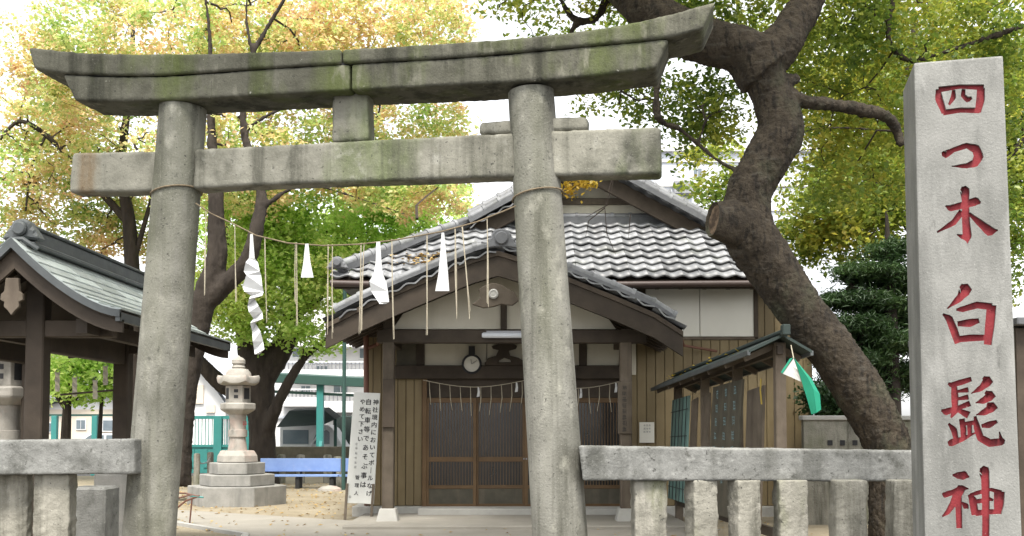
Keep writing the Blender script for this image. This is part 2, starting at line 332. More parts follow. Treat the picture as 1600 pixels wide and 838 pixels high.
# ---------------------------------------------------------------- sacred rope with straw strands and paper streamers
rp = [(306, 318), (330, 334), (365, 350), (400, 368), (450, 380), (505, 384), (560, 382), (620, 375), (690, 362), (745, 347), (785, 331), (806, 322)]
rope_o = T(550, 380, .21); rope = thing('sacred_rope', (rope_o.x, rope_o.y, rope_o.z), 'thin straw rope strung between the two torii pillars', 'rope')
rpts = [T(x, y, .19) for x, y in rp]
mb = MB(); mb.tube(rpts, .0055, 6); mb.build('cord', M['cord'], rope)
for (ax, ay, bx, by, rr, yc) in ((287, 160, 233, 838, .197, 303), (829, 135, 875, 838, .19, 308)):
    a, b = T(ax, ay), T(bx, by); d = (b - a) / (b.z - a.z); c = T(ax, yc); c = a + d * (c.z - a.z)
    loop = [c + Vector((math.cos(q * math.pi / 12) * (rr + .005), math.sin(q * math.pi / 12) * (rr + .005), .035 * math.cos(q * math.pi / 12 + .6))) for q in range(25)]
    MB().tube(loop, .007, 6, caps=False).build('pillar_loop', M['cord'], rope)
strands = [(322, 332, 457, -1), (367, 352, 474, 2), (414, 373, 500, 3), (461, 381, 470, 0), (463, 381, 508, 1), (513, 384, 512, 0), (519, 384, 521, 1), (564, 382, 517, -2), (569, 382, 506, -3), (612, 376, 520, 3), (667, 368, 512, 0), (711, 357, 495, 2), (722, 355, 490, 13), (761, 341, 476, 1)]
for (x, y0, y1, dx) in strands:
    a = T(x, y0, .19); b = T(x + dx, y1, .19)
    for k in range(3):
        o_ = Vector((random.uniform(-.007, .007), random.uniform(-.01, .01), random.uniform(-.06, .02)))
        MB().tube([a + Vector((random.uniform(-.004, .004), 0, .01)), a.lerp(b, .5) + o_ * .5 + Vector((random.uniform(-.006, .006), 0, 0)), b + o_], [.002, .003, .0016], 4).build('straw_strand', M['straw'], rope)
def shide(pts, label):
    "folded paper: list of cross strips (xl, xr, y, depth) in photo pixels at the rope"
    c = T((pts[0][0] + pts[0][1]) / 2, pts[0][2], .2)
    mb = MB(); vs = []; fs = []
    for i, (xl, xr, y, d) in enumerate(pts):
        vs += [T(xl, y, .2 + d), T(xr, y, .2 - d * .5)]
        if i: fs.append((2 * i - 2, 2 * i - 1, 2 * i + 1, 2 * i))
    mb.add(vs, fs); o = mb.build('paper_streamer', M['paper'])
    md = o.modifiers.new('thick', 'SOLIDIFY'); md.thickness = .002
    tag(o, label, 'paper streamer', 'white paper streamers hanging on the rope')
shide([(391, 395, 366, 0), (390, 397, 392, .01), (389, 398, 404, 0), (384, 403, 410, .03), (381, 406, 424, -.01), (385, 408, 430, .03), (379, 410, 448, -.01), (382, 412, 456, .03), (392, 410, 462, -.02), (389, 398, 467, .05), (387, 404, 478, -.03), (389, 410, 488, .06), (396, 411, 498, -.04), (391, 399, 505, .05), (394, 407, 518, -.02), (395, 411, 534, .06), (397, 413, 546, 0), (398, 405, 554, .04)], 'long zigzag white paper streamer at the left end of the rope')
shide([(477, 482, 381, 0), (474, 485, 410, .02), (470, 490, 434, .02)], 'short plain white paper streamer beside the long zigzag one')
shide([(588, 594, 378, 0), (587, 596, 410, .01), (584, 598, 428, .02), (577, 603, 440, .05), (580, 606, 455, .02), (591, 608, 472, .03), (593, 603, 475, .03)], 'twisted white paper streamer in the middle of the rope')
shide([(690, 694, 364, 0), (688, 697, 395, .01), (685, 700, 428, .02), (680, 702, 455, .03)], 'flared white paper streamer nearest the right pillar')

# ---------------------------------------------------------------- stone fences
def fence(name, label, y_left, rails, posts, cat='fence'):
    pass
def rough_post(x0, x1, D, zt, depth, rot, parent, side=0):
    "upright with a bumpy split face"
    c = P((x0 + x1) / 2, 760, D); wd = (x1 - x0) / F * D; n = 26; mb = MB(); vs = []
    m = Matrix.Rotation(rot, 3, 'Z'); ch = .025
    ring = [(-1, -1), (-.55, -1.03), (0, -1.05), (.55, -1.03), (1, -1), (1.02, 0), (1, 1), (-1, 1), (-1.02, 0)]
    for i in range(n + 1):
        z = zt * i / n
        for (a, b) in ring:
            j = random.uniform(-.006, .006) if 0 < i < n else 0
            k = random.uniform(-.003, .003)
            vs.append(Vector((c.x, c.y + depth / 2, z)) + m @ Vector((a * (wd / 2) + j, b * depth / 2 + k, 0)))
    q = len(ring); fs = [(i * q + k, i * q + (k + 1) % q, (i + 1) * q + (k + 1) % q, (i + 1) * q + k) for i in range(n) for k in range(q)]
    fs += [tuple(n * q + k for k in range(q)), tuple(range(q))[::-1]]
    mb.add(vs, fs, False); return weather(mb.build('post', M['fpost'], parent), .011, .007, .007)
fr = thing('stone_fence', (1.9, 7.7, 0), 'low stone fence with a thick rail running right from the gate', 'fence')
def rail(p0t, p0b, p1t, p1b, D0, D1, th, parent):
    a, b, c, d = P(*p0t, D0), P(*p0b, D0), P(*p1b, D1), P(*p1t, D1); back = Vector((.03, th, 0)); n = 12
    mb = MB(); vs = []
    for i in range(n + 1):
        f = i / n; t = a.lerp(d, f); bo = b.lerp(c, f); j = random.uniform(-.002, .002)
        vs += [t + Vector((0, 0, j)), bo + Vector((0, 0, -j)), bo + back, t + back]
    fs = [(0, 1, 2, 3), tuple(4 * n + k for k in (3, 2, 1, 0))] + [(4 * i + k, 4 * i + (k + 1) % 4, 4 * i + 4 + (k + 1) % 4, 4 * i + 4 + k) for i in range(n) for k in range(4)]
    mb.add(vs, fs); return weather(mb.build('rail', M['rail'], parent, .008), .011, .012, .007)
rl = rail((904, 697), (910, 751), (1452, 705), (1452, 753), 7.45, 7.75, .26, fr)
zr = P(1100, 752, 7.55).z
for (x0, x1, a_) in ((990, 1041, 6), (1078, 1119, 18), (1147, 1186, 16), (1217, 1262, 3), (1305, 1355, 1), (1396, 1446, 2)):
    rough_post(x0, x1, 7.56, zr + .005, .17, R(a_), fr)
MB().box(.62, 3.9, 7.5, 7.95, 0, .22).build('plinth', M['rail'], fr, .02)
fl = thing('stone_fence', (-3.8, 8.2, 0), 'low stone fence with a thick rail running left from the gate', 'fence')
rail((-260, 690), (-260, 744), (209, 686), (209, 741), 8.0, 7.98, .26, fl)
zl = P(60, 743, 8).z
for (x0, x1, D_) in ((-230, -165, 8.08), (-120, -60, 8.08), (52, 107, 8.06)):
    rough_post(x0, x1, D_, zl + .005, .17, R(2), fl)
rough_post(-30, 43, 8.16, zl + .005, .10, R(0), fl)
MB().box(-5.4, -3.2, 7.98, 8.4, 0, .22).build('plinth', M['rail'], fl, .02)
wp = P(137, 762, 9.0)
tg = MB(); tg.box(-3.9, -3.565, 9.0, 9.35, Z0, wp.z); tag(tg.build('stone_marker', M['rail'], bevel=.02), 'short square stone marker behind the left fence', 'stone marker')
tag(MB().box(P(145, 750, 10).x, P(196, 750, 10).x, 10.0, 10.5, Z0, P(150, 738, 10).z).build('stone_basin_block', M['basestone'], bevel=.03), 'brown-grey stone block behind the left torii pillar', 'stone block')

# ---------------------------------------------------------------- inscribed stone pillar with carved red characters
SD = 5.9
fa, fb = P(1428, 97, SD), P(1568, 97, SD)
ang = R(-14)
SW = (fb.x - fa.x) / math.cos(ang) * 1.0
U = Vector((math.cos(ang), math.sin(ang), 0)); NS = Vector((U.y, -U.x, 0)); fa = Vector((fa.x, SD + .08, 0))
def onface(x, y):
    r = ray(x, y); o = Vector((0, 0, CAMZ)); t = (fa - o).dot(NS) / r.dot(NS); return o + r * t
tl, tr_ = onface(1428, 98), onface(1568, 96); bl, br = onface(1445, 838), onface(1597, 838)
zt = tl.z
def ext(a, b, z): return a + (b - a) * ((z - a.z) / (b.z - a.z))
b0, b1 = ext(tl, bl, 0), ext(tr_, br, 0); t0, t1 = ext(tl, bl, zt), ext(tr_, br, zt)
BK = -NS * SW * .95
sp = thing('inscribed_stone_pillar', ((b0 + b1) / 2 + BK / 2), 'tall pale stone pillar carved with red characters beside the fence', 'stone pillar')
mb = MB(); mb.hexa([b0, b1, b1 + BK, b0 + BK, t0, t1, t1 + BK, t0 + BK])
shaft = mb.build('shaft', M['sign'], sp, .012, 2)
ZA = ((1440, 120), 2.993); ZB = ((1450, 430), 2.993); ZC = ((1450, 700), 6.073)
chars = [
 (ZA, [[(78, 58, 18), (82, 105, 27), (107, 170, 20)], [(80, 60, 20), (180, 46, 15), (292, 50, 20)], [(278, 52, 28), (276, 105, 30), (264, 166, 22)], [(150, 62, 12), (149, 95, 18), (128, 132, 8)], [(197, 58, 13), (194, 88, 16), (214, 107, 20), (236, 98, 10)], [(100, 168, 20), (180, 156, 18), (272, 158, 20)]]),
 (ZA, [[(98, 350, 10), (110, 364, 26), (150, 342, 17), (210, 322, 20), (255, 338, 32), (268, 372, 33), (250, 404, 28), (210, 417, 18), (140, 419, 3)]]),
 (ZA, [[(112, 604, 6), (135, 615, 22), (195, 600, 24), (255, 583, 30), (277, 590, 8)], [(184, 522, 12), (202, 530, 34), (206, 590, 25), (208, 680, 28), (214, 745, 32), (216, 780, 4)], [(222, 755, 30), (190, 748, 16), (165, 738, 4)], [(190, 630, 22), (150, 682, 20), (72, 728, 6)], [(222, 640, 12), (280, 690, 26), (318, 722, 36), (358, 718, 4)]]),
 (ZB, [[(152, 48, 14), (176, 66, 46), (150, 106, 26), (90, 157, 4)], [(70, 182, 8), (100, 205, 26), (122, 260, 28), (142, 318, 26)], [(132, 162, 8), (160, 160, 20), (230, 140, 24), (300, 148, 24)], [(298, 140, 34), (290, 230, 34), (280, 326, 28)], [(138, 228, 18), (195, 224, 28), (240, 212, 16)], [(140, 300, 22), (200, 294, 24), (280, 292, 20)]]),
 (ZB, [[(94, 506, 8), (110, 514, 18), (160, 500, 20), (204, 486, 16)], [(122, 512, 20), (126, 570, 26), (126, 630, 20)], [(140, 544, 10), (190, 536, 18)], [(135, 580, 10), (190, 570, 18)], [(62, 632, 8), (85, 640, 24), (140, 622, 16), (198, 600, 20)], [(150, 622, 12), (115, 655, 14), (108, 668, 6)], [(138, 630, 14), (192, 656, 26)],
       [(258, 478, 12), (282, 496, 36), (250, 528, 22), (202, 554, 3)], [(268, 546, 12), (296, 564, 34), (262, 586, 24), (222, 598, 3)], [(276, 602, 12), (306, 616, 34), (268, 640, 24), (224, 655, 3)],
       [(96, 694, 8), (122, 725, 22), (132, 768, 18)], [(158, 672, 20), (166, 720, 22), (166, 768, 18)], [(166, 696, 12), (216, 690, 16)], [(194, 690, 18), (196, 745, 16)], [(94, 790, 16), (112, 784, 26), (160, 768, 18), (222, 738, 6)], [(220, 660, 10), (230, 715, 24), (246, 762, 26), (290, 786, 28), (345, 780, 26), (358, 768, 10)], [(345, 782, 18), (334, 732, 4)], [(250, 706, 12), (288, 700, 24), (324, 684, 12)]]),
 (ZC, [[(232, 258, 14), (290, 262, 50), (345, 264, 64), (394, 278, 10)], [(136, 432, 16), (165, 446, 44), (240, 422, 40), (320, 384, 44), (386, 388, 8)], [(282, 362, 18), (320, 390, 60), (280, 450, 64), (235, 540, 50), (190, 610, 38), (136, 654, 14)], [(288, 460, 50), (294, 620, 46), (298, 766, 42)], [(322, 516, 14), (362, 556, 44), (386, 576, 10)],
       [(490, 210, 24), (532, 215, 78), (545, 300, 60), (550, 500, 56), (550, 700, 52), (548, 860, 52)], [(384, 446, 16), (424, 490, 56), (450, 640, 54)], [(400, 450, 24), (480, 425, 32), (600, 396, 26), (700, 425, 30)], [(678, 415, 78), (674, 530, 74), (664, 628, 52)], [(440, 514, 34), (530, 500, 34)], [(560, 484, 36), (622, 496, 16)], [(450, 622, 44), (560, 610, 40), (670, 606, 36)]])]
def stroke_loop(st, og, sc):
    n = 4; pts = []
    for a, b in zip(st, st[1:]):
        for i in range(n):
            f = i / n; g = f * f * (3 - 2 * f); pts.append((a[0] + (b[0] - a[0]) * f, a[1] + (b[1] - a[1]) * f, a[2] + (b[2] - a[2]) * g))
    pts.append(st[-1]); L_, R_ = [], []
    for i, (x, y, wd) in enumerate(pts):
        p, q = pts[max(i - 1, 0)], pts[min(i + 1, len(pts) - 1)]; dx, dy = q[0] - p[0], q[1] - p[1]; l = math.hypot(dx, dy) or 1
        wd = wd * 1.3 + 1.4 * sc / 3; nx, ny = -dy / l * wd / 2, dx / l * wd / 2
        L_.append((og[0] + (x + nx) / sc, og[1] + (y + ny) / sc)); R_.append((og[0] + (x - nx) / sc, og[1] + (y - ny) / sc))
    return L_, R_
cut = MB()
for (og, sc), sts in chars:
    cm = MB()
    for k, st in enumerate(sts):
        L_, R_ = stroke_loop(st, og, sc); n = len(L_); e = k * .00015
        A = [onface(*p) for p in L_]; B = [onface(*p) for p in R_]
        cm.add([p - NS * (.0195 + e) for p in A + B], [(i, i + 1, n + i + 1, n + i) for i in range(n - 1)])
        d0, d1 = .05 + e, .024 + e * .7
        top = [p + NS * d0 for p in A] + [p + NS * d0 for p in B]; bot = [p - NS * d1 for p in A] + [p - NS * d1 for p in B]
        fs = []
        for i in range(n - 1):
            fs += [(i, i + 1, n + i + 1, n + i), tuple(2 * n + q for q in (n + i, n + i + 1, i + 1, i)), (i, 2 * n + i, 2 * n + i + 1, i + 1), (n + i + 1, 3 * n + i + 1, 3 * n + i, n + i)]
        fs += [(0, n, 3 * n, 2 * n), (n - 1, 3 * n - 1, 4 * n - 1, 2 * n - 1)]
        cut.add(top + bot, fs)
    cm.build('carved_character', M['red'], sp)
cutter = cut.build('cutter', M['red'], sp)
bo = shaft.modifiers.new('carve', 'BOOLEAN'); bo.operation = 'DIFFERENCE'; bo.object = cutter; bo.solver = 'EXACT'; bo.use_self = True
bpy.context.view_layer.update()
dg = bpy.context.evaluated_depsgraph_get()
nm = bpy.data.meshes.new_from_object(shaft.evaluated_get(dg))
old = len(shaft.data.polygons); print('carve', old, '->', len(nm.polygons))
shaft.modifiers.clear()
if len(nm.polygons) > old: shaft.data = nm
bpy.data.objects.remove(cutter)

# ---------------------------------------------------------------- shrine hall
DW, DP = 16.5, 15.1            # front wall, porch posts
hall = thing('shrine_hall', (1.2, DW + 2, Z0), 'old shrine hall with grey tiled roofs and a gabled entrance porch', 'shrine')
def wx(x, D=DW): return P(x, 620, D).x
def wz(y, D=DW): return P(800, y, D).z
def wbox(name, x0, x1, y0, y1, D0, D1, m, bevel=.006, parent=hall):
    "box between photo pixels on the plane D0, going back to D1"
    return MB().box(wx(x0, D0), wx(x1, D0), D0, D1, wz(y1, D0), wz(y0, D0)).build(name, m, parent, bevel)
# solid core of the building (dark inside), a little behind the cladding
core = MB(); core.box(wx(570), wx(1262), DW + .12, 22, Z0, 3.95); core.build('wall', M['board'], hall)
MB().box(-2.55, 5.0, DW - .12, 22.1, Z0 - .1, Z0 + .16).build('foundation', M['conc'], hall, .01)
MB().box(-2.35, 2.5, 14.25, DW - .125, Z0 - .1, Z0 + .055).build('porch_floor', M['path'], hall, .012)
# siding planks, each a piece of its own
def planks(x0, x1, y0, y1, n, D=DW - .03, m=None, th=.028):
    ws = (wx(x1, D) - wx(x0, D)) / n; z0 = max(wz(y1, D), Z0 + .165); z1 = wz(y0, D); me = None
    mb = MB(); mb.box(-ws / 2 + .004, ws / 2 - .004, 0, th, 0, z1 - z0)
    for i in range(n):
        xc = wx(x0, D) + ws * (i + .5)
        if me is None:
            o = mb.build('plank', m or M['siding'], None, .005); o.parent = hall; me = o.data; o.location = Vector((xc, D, z0)) - wl(hall)
        else: inst('plank', me, hall, Matrix.Translation((xc, D + random.uniform(-.002, .002), z0)))
planks(570, 660, 524, 800, 7)
planks(981, 1270, 531, 800, 20)
planks(1181, 1256, 446, 527, 5)
# brown corner and panel framing, plaster panels
wbox('plaster_panel', 1010, 1094, 441, 526, DW - .035, DW + .05, M['plasterw'], .004)
wbox('plaster_panel', 1095, 1179, 441, 526, DW - .035, DW + .05, M['plasterw'], .004)
wbox('plaster_panel', 885, 993, 436, 498, DW - .035, DW + .05, M['plaster'], .004)
wbox('wall_post', 994, 1009, 430, 531, DW - .07, DW + .05, M['wood'])
wbox('wall_post', 1179.5, 1186, 436, 530, DW - .06, DW + .05, M['wood'])
wbox('wall_rail', 1000, 1190, 526.5, 531, DW - .06, DW + .05, M['woodl'])
wbox('wall_rail', 568, 600, 520, 527, DW - .06, DW + .05, M['wood'])
# transom panels above the door
wbox('plaster_panel', 663, 760, 537, 573, DW - .03, DW + .05, M['plaster'], .004)
wbox('plaster_panel', 761, 905, 537, 573, DW - .03, DW + .05, M['plaster'], .004)
wbox('plaster_panel', 917, 968, 533, 572, DW - .03, DW + .05, M['plaster'], .004)
wbox('plaster_panel', 985, 994, 533, 586, DW - .045, DW + .05, M['plaster'], .004)
wbox('wall_post', 905, 917, 525, 573, DW - .06, DW + .05, M['wood'])
wbox('wall_post', 650, 663, 525, 576, DW - .06, DW + .05, M['wood'])
wbox('wall_post', 968, 985, 525, 600, DW - .07, DW + .05, M['wood'])
wbox('vent_panel', 619, 650, 536, 575, DW - .05, DW + .05, M['board'])
wbox('lintel', 612, 985, 571, 592, DW - .14, DW + .04, M['wood'], .01)
wbox('head_board', 660, 980, 592, 622, DW - .015, DW + .06, M['wood'])
wbox('door_jamb', 660, 667, 592, 803, DW - .09, DW + .05, M['doorwood'])
wbox('door_jamb', 974, 981, 592, 803, DW - .09, DW + .05, M['doorwood'])
MB().box(wx(657), wx(984), DW - .42, DW - .125, Z0 - .02, Z0 + .15).build('door_step', M['conc'], hall, .012)
MB().box(wx(660), wx(981), DW - .10, DW + .05, Z0 + .165, wz(797)).build('door_sill', M['doorwood'], hall, .006)
# four sliding doors
for i in range(4):
    xa, xb = 667 + i * 76.75, 667 + (i + 1) * 76.75; D = DW - (.075 if i % 2 == 0 else .035)
    X0, X1 = wx(xa, DW) - .01, wx(xb, DW) + .01; zt_, zb = wz(622, DW), wz(797, DW) + .004
    dr = MB(); st = .055
    dr.box(X0, X0 + st, D, D + .032, zb, zt_); dr.box(X1 - st, X1, D, D + .032, zb, zt_)
    for (ya, yb) in ((622, 630), (714, 722), (758, 764), (787, 797)):
        dr.box(X0 + st, X1 - st, D + .001, D + .031, wz(yb, DW) + .004, wz(ya, DW))
    d_ = dr.build('sliding_door', M['doorwood'], hall, .004)
    MB().box(X0 + st, X1 - st, D + .022, D + .027, zb + .02, zt_ - .02).build('glass_pane', M['glass'], d_)
    lt = MB(); nb = 15
    for k in range(nb):
        xx = X0 + st + (X1 - X0 - 2 * st) * (k + .5) / nb
        for (ya, yb) in ((630, 714), (722, 758)): lt.box(xx - .006, xx + .006, D + .006, D + .02, wz(yb, DW), wz(ya, DW))
    lt.build('lattice', M['doorwood'], d_, kind='stuff')
    MB().box(X0 + st, X1 - st, D + .008, D + .02, wz(787, DW), wz(764, DW)).build('lower_panel', M['board'], d_)
    if i in (1, 2): MB().tube([(X0 + .03 if i == 2 else X1 - .03, D - .012, wz(717, DW)), (X0 + .03 if i == 2 else X1 - .03, D + .01, wz(717, DW))], .014, 12).build('door_pull', M['metal'], d_)
# porch posts on stone feet
for xp in (607, 978):
    c = P(xp, 700, DP); mb = MB(); mb.box(c.x - .085, c.x + .085, DP - .085, DP + .085, Z0 + .22, wz(515, DP)); po = mb.build('porch_post', M['woodl'], hall, .012)
    f = MB(); f.hexa([(c.x - .17, DP - .17, Z0), (c.x + .17, DP - .17, Z0), (c.x + .17, DP + .17, Z0), (c.x - .17, DP + .17, Z0)] + [(c.x + a * .115, DP + b * .115, Z0 + .235) for a, b in ((-1, -1), (1, -1), (1, 1), (-1, 1))])
    f.build('post_foot', M['conc'], hall, .012)
wbox('porch_beam', 588, 1012, 515, 536, DP - .09, DP + .09, M['wood'], .012)
for xp in (607, 978):
    c = P(xp, 560, DP)
    MB().box(c.x - .06, c.x + .06, DP + .09, DW - .14, wz(540, DP) + .03, wz(516, DP)).build('tie_beam', M['wood'], hall, .01)
# gable wall of the porch
prof = [(508, 500), (560, 474), (620, 447), (698, 414), (740, 397), (778, 386), (815, 397), (890, 428), (960, 456), (1023, 483), (1068, 512)]
DG = 14.3
PX = [(P(x, y, DG).x, P(x, y, DG).z) for x, y in prof]
def pz(X):
    for a, b in zip(PX, PX[1:]):
        if a[0] <= X <= b[0]: return a[1] + (b[1] - a[1]) * (X - a[0]) / (b[0] - a[0])
    return PX[0][1] if X < PX[0][0] else PX[-1][1]
gy = DP + .03; zb = wz(514, DP)
gp = [(x, z - .30) for x, z in PX if z - .30 > zb + .02]
gp = [(gp[0][0] - .15, zb)] + gp + [(gp[-1][0] + .1, zb)]
MB().prism([(x, gy, z) for x, z in gp], (0, .06, 0)).build('gable_plaster', M['plaster'], hall)
wbox('gable_strut', 782, 792, 470, 515, DP - .04, DP + .04, M['wood'])
wbox('gable_strut', 598, 615, 478, 515, DP - .05, DP + .05, M['wood'])
def band(Y0, Y1, up, dn, name, m, parent, xs=None, bevel=0):
    n = len(PX); mb = MB(); vs = []
    for x, z in PX: vs += [(x, Y0, z + up), (x, Y1, z + up), (x, Y1, z + dn), (x, Y0, z + dn)]
    fs = [(0, 1, 2, 3), tuple(4 * n - 4 + k for k in (3, 2, 1, 0))] + [(4 * i + k, 4 * i + (k + 1) % 4, 4 * i + 4 + (k + 1) % 4, 4 * i + 4 + k) for i in range(n - 1) for k in range(4)]
    return mb.add(vs, fs).build(name, m, parent, bevel)
proof = band(DG + .02, 17.0, -.05, -.12, 'porch_roof', M['wood'], hall)
band(DG + .05, DG + .12, -.122, -.40, 'bargeboard', M['wood'], hall)
band(DG + .14, DG + .19, -.13, -.33, 'inner_bargeboard', M['woodl'], hall)
# rafters under the porch eaves
for side in (0, 1):
    for k in range(9):
        Y = DG + .3 + k * .3
        a, b = (PX[0], PX[3]) if side == 0 else (PX[-1], PX[-4])
        MB().beam((a[0], Y, a[1] - .16), (b[0], Y, b[1] - .16), .06, .075).build('rafter', M['wood'], proof)
# carved boss on the gable
gb = MB(); cx, cz = wx(771, DG + .05), wz(462, DG + .05)
s_ = 1 / F * DG
out = [(-34, 14), (-20, 4), (-24, -10), (-12, -17), (0, -20), (12, -17), (24, -10), (34, -4), (40, 8), (30, 16), (12, 14), (0, 18), (-16, 20)]
gb.prism([(cx + x * s_, DG + .03, cz - y * s_) for x, y in out], (0, .07, 0)); go = gb.build('gable_pendant', M['woodl'], hall, .01)
MB().lathe((0, 0, 0), [(.07, 0), (.07, .02), (.05, .035), (.035, .025), (.0, .03)], 16).build('boss', M['conc'], go)
bo_ = C.objects[-1] if False else bpy.data.objects['boss']; bo_.rotation_euler = (R(90), 0, 0); bo_.location = Vector((cx - .0, DG + .03, cz + .02)) - wl(go)
for v in bo_.data.vertices: v.co += wl(go)

# ---- tiles
def tile_mesh(name, wd, ln, amp, th):
    n = 10; mb = MB(); vs = []
    for j, y in enumerate((0, ln)):
        for i in range(n + 1):
            u = i / n; z = amp * (math.cos(2 * math.pi * u * 1.0) * .5 + .5) ** 1.0 * (1 if u < .5 else 1) 
            z = amp * (.5 + .5 * math.cos(2 * math.pi * (u ** .85)))
            vs.append(((u - .5) * wd, y, z + (th if j == 0 else 0)))
    for i in range(n + 1): v = vs[i]; vs.append((v[0], 0.004, v[2] - th))
    fs = [(i, i + 1, n + 2 + i, n + 1 + i) for i in range(n)] + [(2 * n + 2 + i, 2 * n + 3 + i, i + 1, i) for i in range(n)]
    o = mb.add(vs, fs, True); me = bpy.data.meshes.new(name); me.from_pydata(mb.v, [], mb.f)
    me.polygons.foreach_set('use_smooth', [True] * n + [False] * n); me.materials.append(M['tile']); return me
tm = tile_mesh('pantile', .276, .30, .038, .023)
EY, EZ, SLP = 15.75, 3.86, math.atan(.66)
XL0, XL1, XR0, XR1 = -2.80, -.72, 4.32, 3.30; DD = 1.92
mroof = MB()
fe = [(XL0, EY, EZ), (XR0, EY, EZ), (XR1, EY + DD, EZ + DD * .66), (XL1, EY + DD, EZ + DD * .66)]
mroof.prism([Vector(p) - Vector((0, -.02, .03)) for p in fe], (0, 0, -.10))
mr_ = mroof.build('main_roof', M['wood'], hall)
rows = 9; ex = DD / math.cos(SLP) / rows
for r_ in range(rows):
    d = r_ * ex * math.cos(SLP); f = d / DD; xa, xb = XL0 + (XL1 - XL0) * f, XR0 + (XR1 - XR0) * f
    k0 = math.ceil((xa - XL0) / .272); k1 = int((xb - XL0) / .272)
    for k in range(k0, k1):
        x = XL0 + (k + .5) * .272
        mw = Matrix.Translation((x + random.uniform(-.004, .004), EY - .03 + d, EZ + d * .66 + .005 + random.uniform(-.006, .006))) @ Matrix.Rotation(SLP - R(3.5 + random.uniform(-1.2, 1.2)), 4, 'X') @ Matrix.Rotation(R(random.uniform(-2, 2)), 4, 'Z')
        inst('tile', tm, mr_, mw)
# side and rear slopes, seen only at their edges
ZRG = 6.10; XRG = 1.28
sr = MB()
sr.add([(XL0, EY, EZ), (XL1, EY + DD, EZ + DD * .62), (XL1 + .0, 17.25, EZ + 1.20), (XRG, 17.25, ZRG), (XRG, 22.3, ZRG), (XL0, 22.3, EZ)], [(0, 1, 2), (0, 2, 3, 4, 5)])
sr.add([(XR0, EY, EZ), (XR1, 17.3, 4.98), (XRG, 17.25, ZRG), (XRG, 22.3, ZRG), (XR1, 22.3, 4.98), (XR0, 22.3, EZ)], [(0, 1, 4, 5), (1, 2, 3, 4)])
sr.build('side_roof', M['tile'], hall)
# pediment
MB().prism([(XL1 - .1, 17.72, 5.0), (XR1 + .1, 17.72, 5.0), (XRG, 17.72, ZRG + .02)], (0, .06, 0)).build('pediment', M['plaster'], hall)
MB().box(.2, 2.35, 17.66, 17.715, 5.45, 5.56).build('pediment_beam', M['woodl'], hall, .008)
def rake_pts(side):
    return [(XRG, ZRG), (XL1, EZ + (XL1 - XL0) * .549)] if side < 0 else [(XRG, ZRG), (XR1 + .1, 4.95)]
def ridge_line(a, b, parent, r=.075, step=.27, drop=.10, over=None):
    "half-round ridge tiles with collars on a bed of stacked flat tiles"
    a, b = Vector(a), Vector(b); L_ = (b - a).length; n = max(1, int(L_ / step)); d = (b - a) / n
    for i in range(n):
        p, q = a + d * i, a + d * (i + 1)
        MB().tube([p, q - d * .12], [r, r], 10).build('ridge_tile', M['tile'], parent)
        MB().tube([q - d * .14, q + d * .03], [r * 1.22, r * 1.22], 10).build('ridge_collar', M['tile'], parent)
    bed = MB(); bed.beam(a + Vector((0, 0, -drop * .7)), b + Vector((0, 0, -drop * .7)), r * 2.3, drop); bed.build('ridge_bed', M['tiled'], parent)
for s in (-1, 1):
    (xa, za), (xb, zb_) = rake_pts(s)
    a, b = Vector((xa, 17.22, za + .08)), Vector((xb, 17.22, zb_ + .08))
    ridge_line(a + Vector((0, 0, .03)), b + Vector((0, 0, .03)), hall, .08, .26, .08)
    ridge_line(a + Vector((0, .30, .16)), b + Vector((0, .30, .16)), hall, .085, .26, .16)
    n = 9
    for i in range(n):      # verge tiles, edge-on
        p = a.lerp(b, (i + .5) / n); ang_ = math.atan2(b.z - a.z, b.x - a.x)
        mw = Matrix.Translation(p + Vector((0, -.07, -.10))) @ Matrix.Rotation(-ang_, 4, 'Y') @ Matrix.Rotation(R(-8), 4, 'X')
        inst('verge_tile', tm, hall, mw)
    MB().beam((xa, 17.36, za - .17), (xb, 17.36, zb_ - .17), .07, .26).build('bargeboard', M['wood'], hall, .01)
    MB().beam((xa, 17.5, za - .10), (xb, 17.5, zb_ - .10), .3, .06).build('rake_soffit', M['wood'], hall)
hipL = [(XL1 - .05, 17.4, EZ + 1.25), (XL0 + .95, EY + .85, EZ + .70), (XL0 + .12, EY + .12, EZ + .24)]
hipR = [(XR1 + .08, 17.4, 5.04), (XR0 - .05, EY + .1, EZ + .2)]
ridge_line(hipL[0], hipL[1], hall); ridge_line(hipL[1], hipL[2], hall); ridge_line(*hipR, hall)
ridge_line((XL1, 17.62, EZ + DD * .66 + .10), (XR1, 17.62, EZ + DD * .66 + .10), hall, .055, .3, .12)
ridge_line((XRG, 17.2, ZRG + .18), (XRG, 22, ZRG + .18), hall, .09, .4, .22)
def oni(c, sc, name='ridge_end_tile', parent=hall, m='tiled'):
    "ridge-end ornament: rounded shield with scrolled shoulders"
    c = Vector(c); o2 = [(-1.25, -.55), (-1.3, -.2), (-1.0, -.05), (-1.05, .2), (-.75, .32), (-.72, .6), (-.5, .85), (-.2, .98), (.2, .98), (.5, .85), (.72, .6), (.75, .32), (1.05, .2), (1.0, -.05), (1.3, -.2), (1.25, -.55), (.5, -.42), (-.5, -.42)]
    mb = MB(); mb.prism([c + Vector((x * sc, -.08, z * sc)) for x, z in o2], (0, .14, 0)); o = mb.build(name, M[m], parent, .02)
    i2 = [(math.cos(t * math.pi / 8) * .5, math.sin(t * math.pi / 8) * .5 + .25) for t in range(16)]
    mb = MB(); mb.prism([c + Vector((x * sc, -.125, z * sc)) for x, z in i2], (0, .05, 0)); mb.build('medallion', M[m], o, .015)
    return o
oni((XL0 + .1, EY + .03, EZ + .22), .13); oni((XRG, 17.1, ZRG + .2), .22)
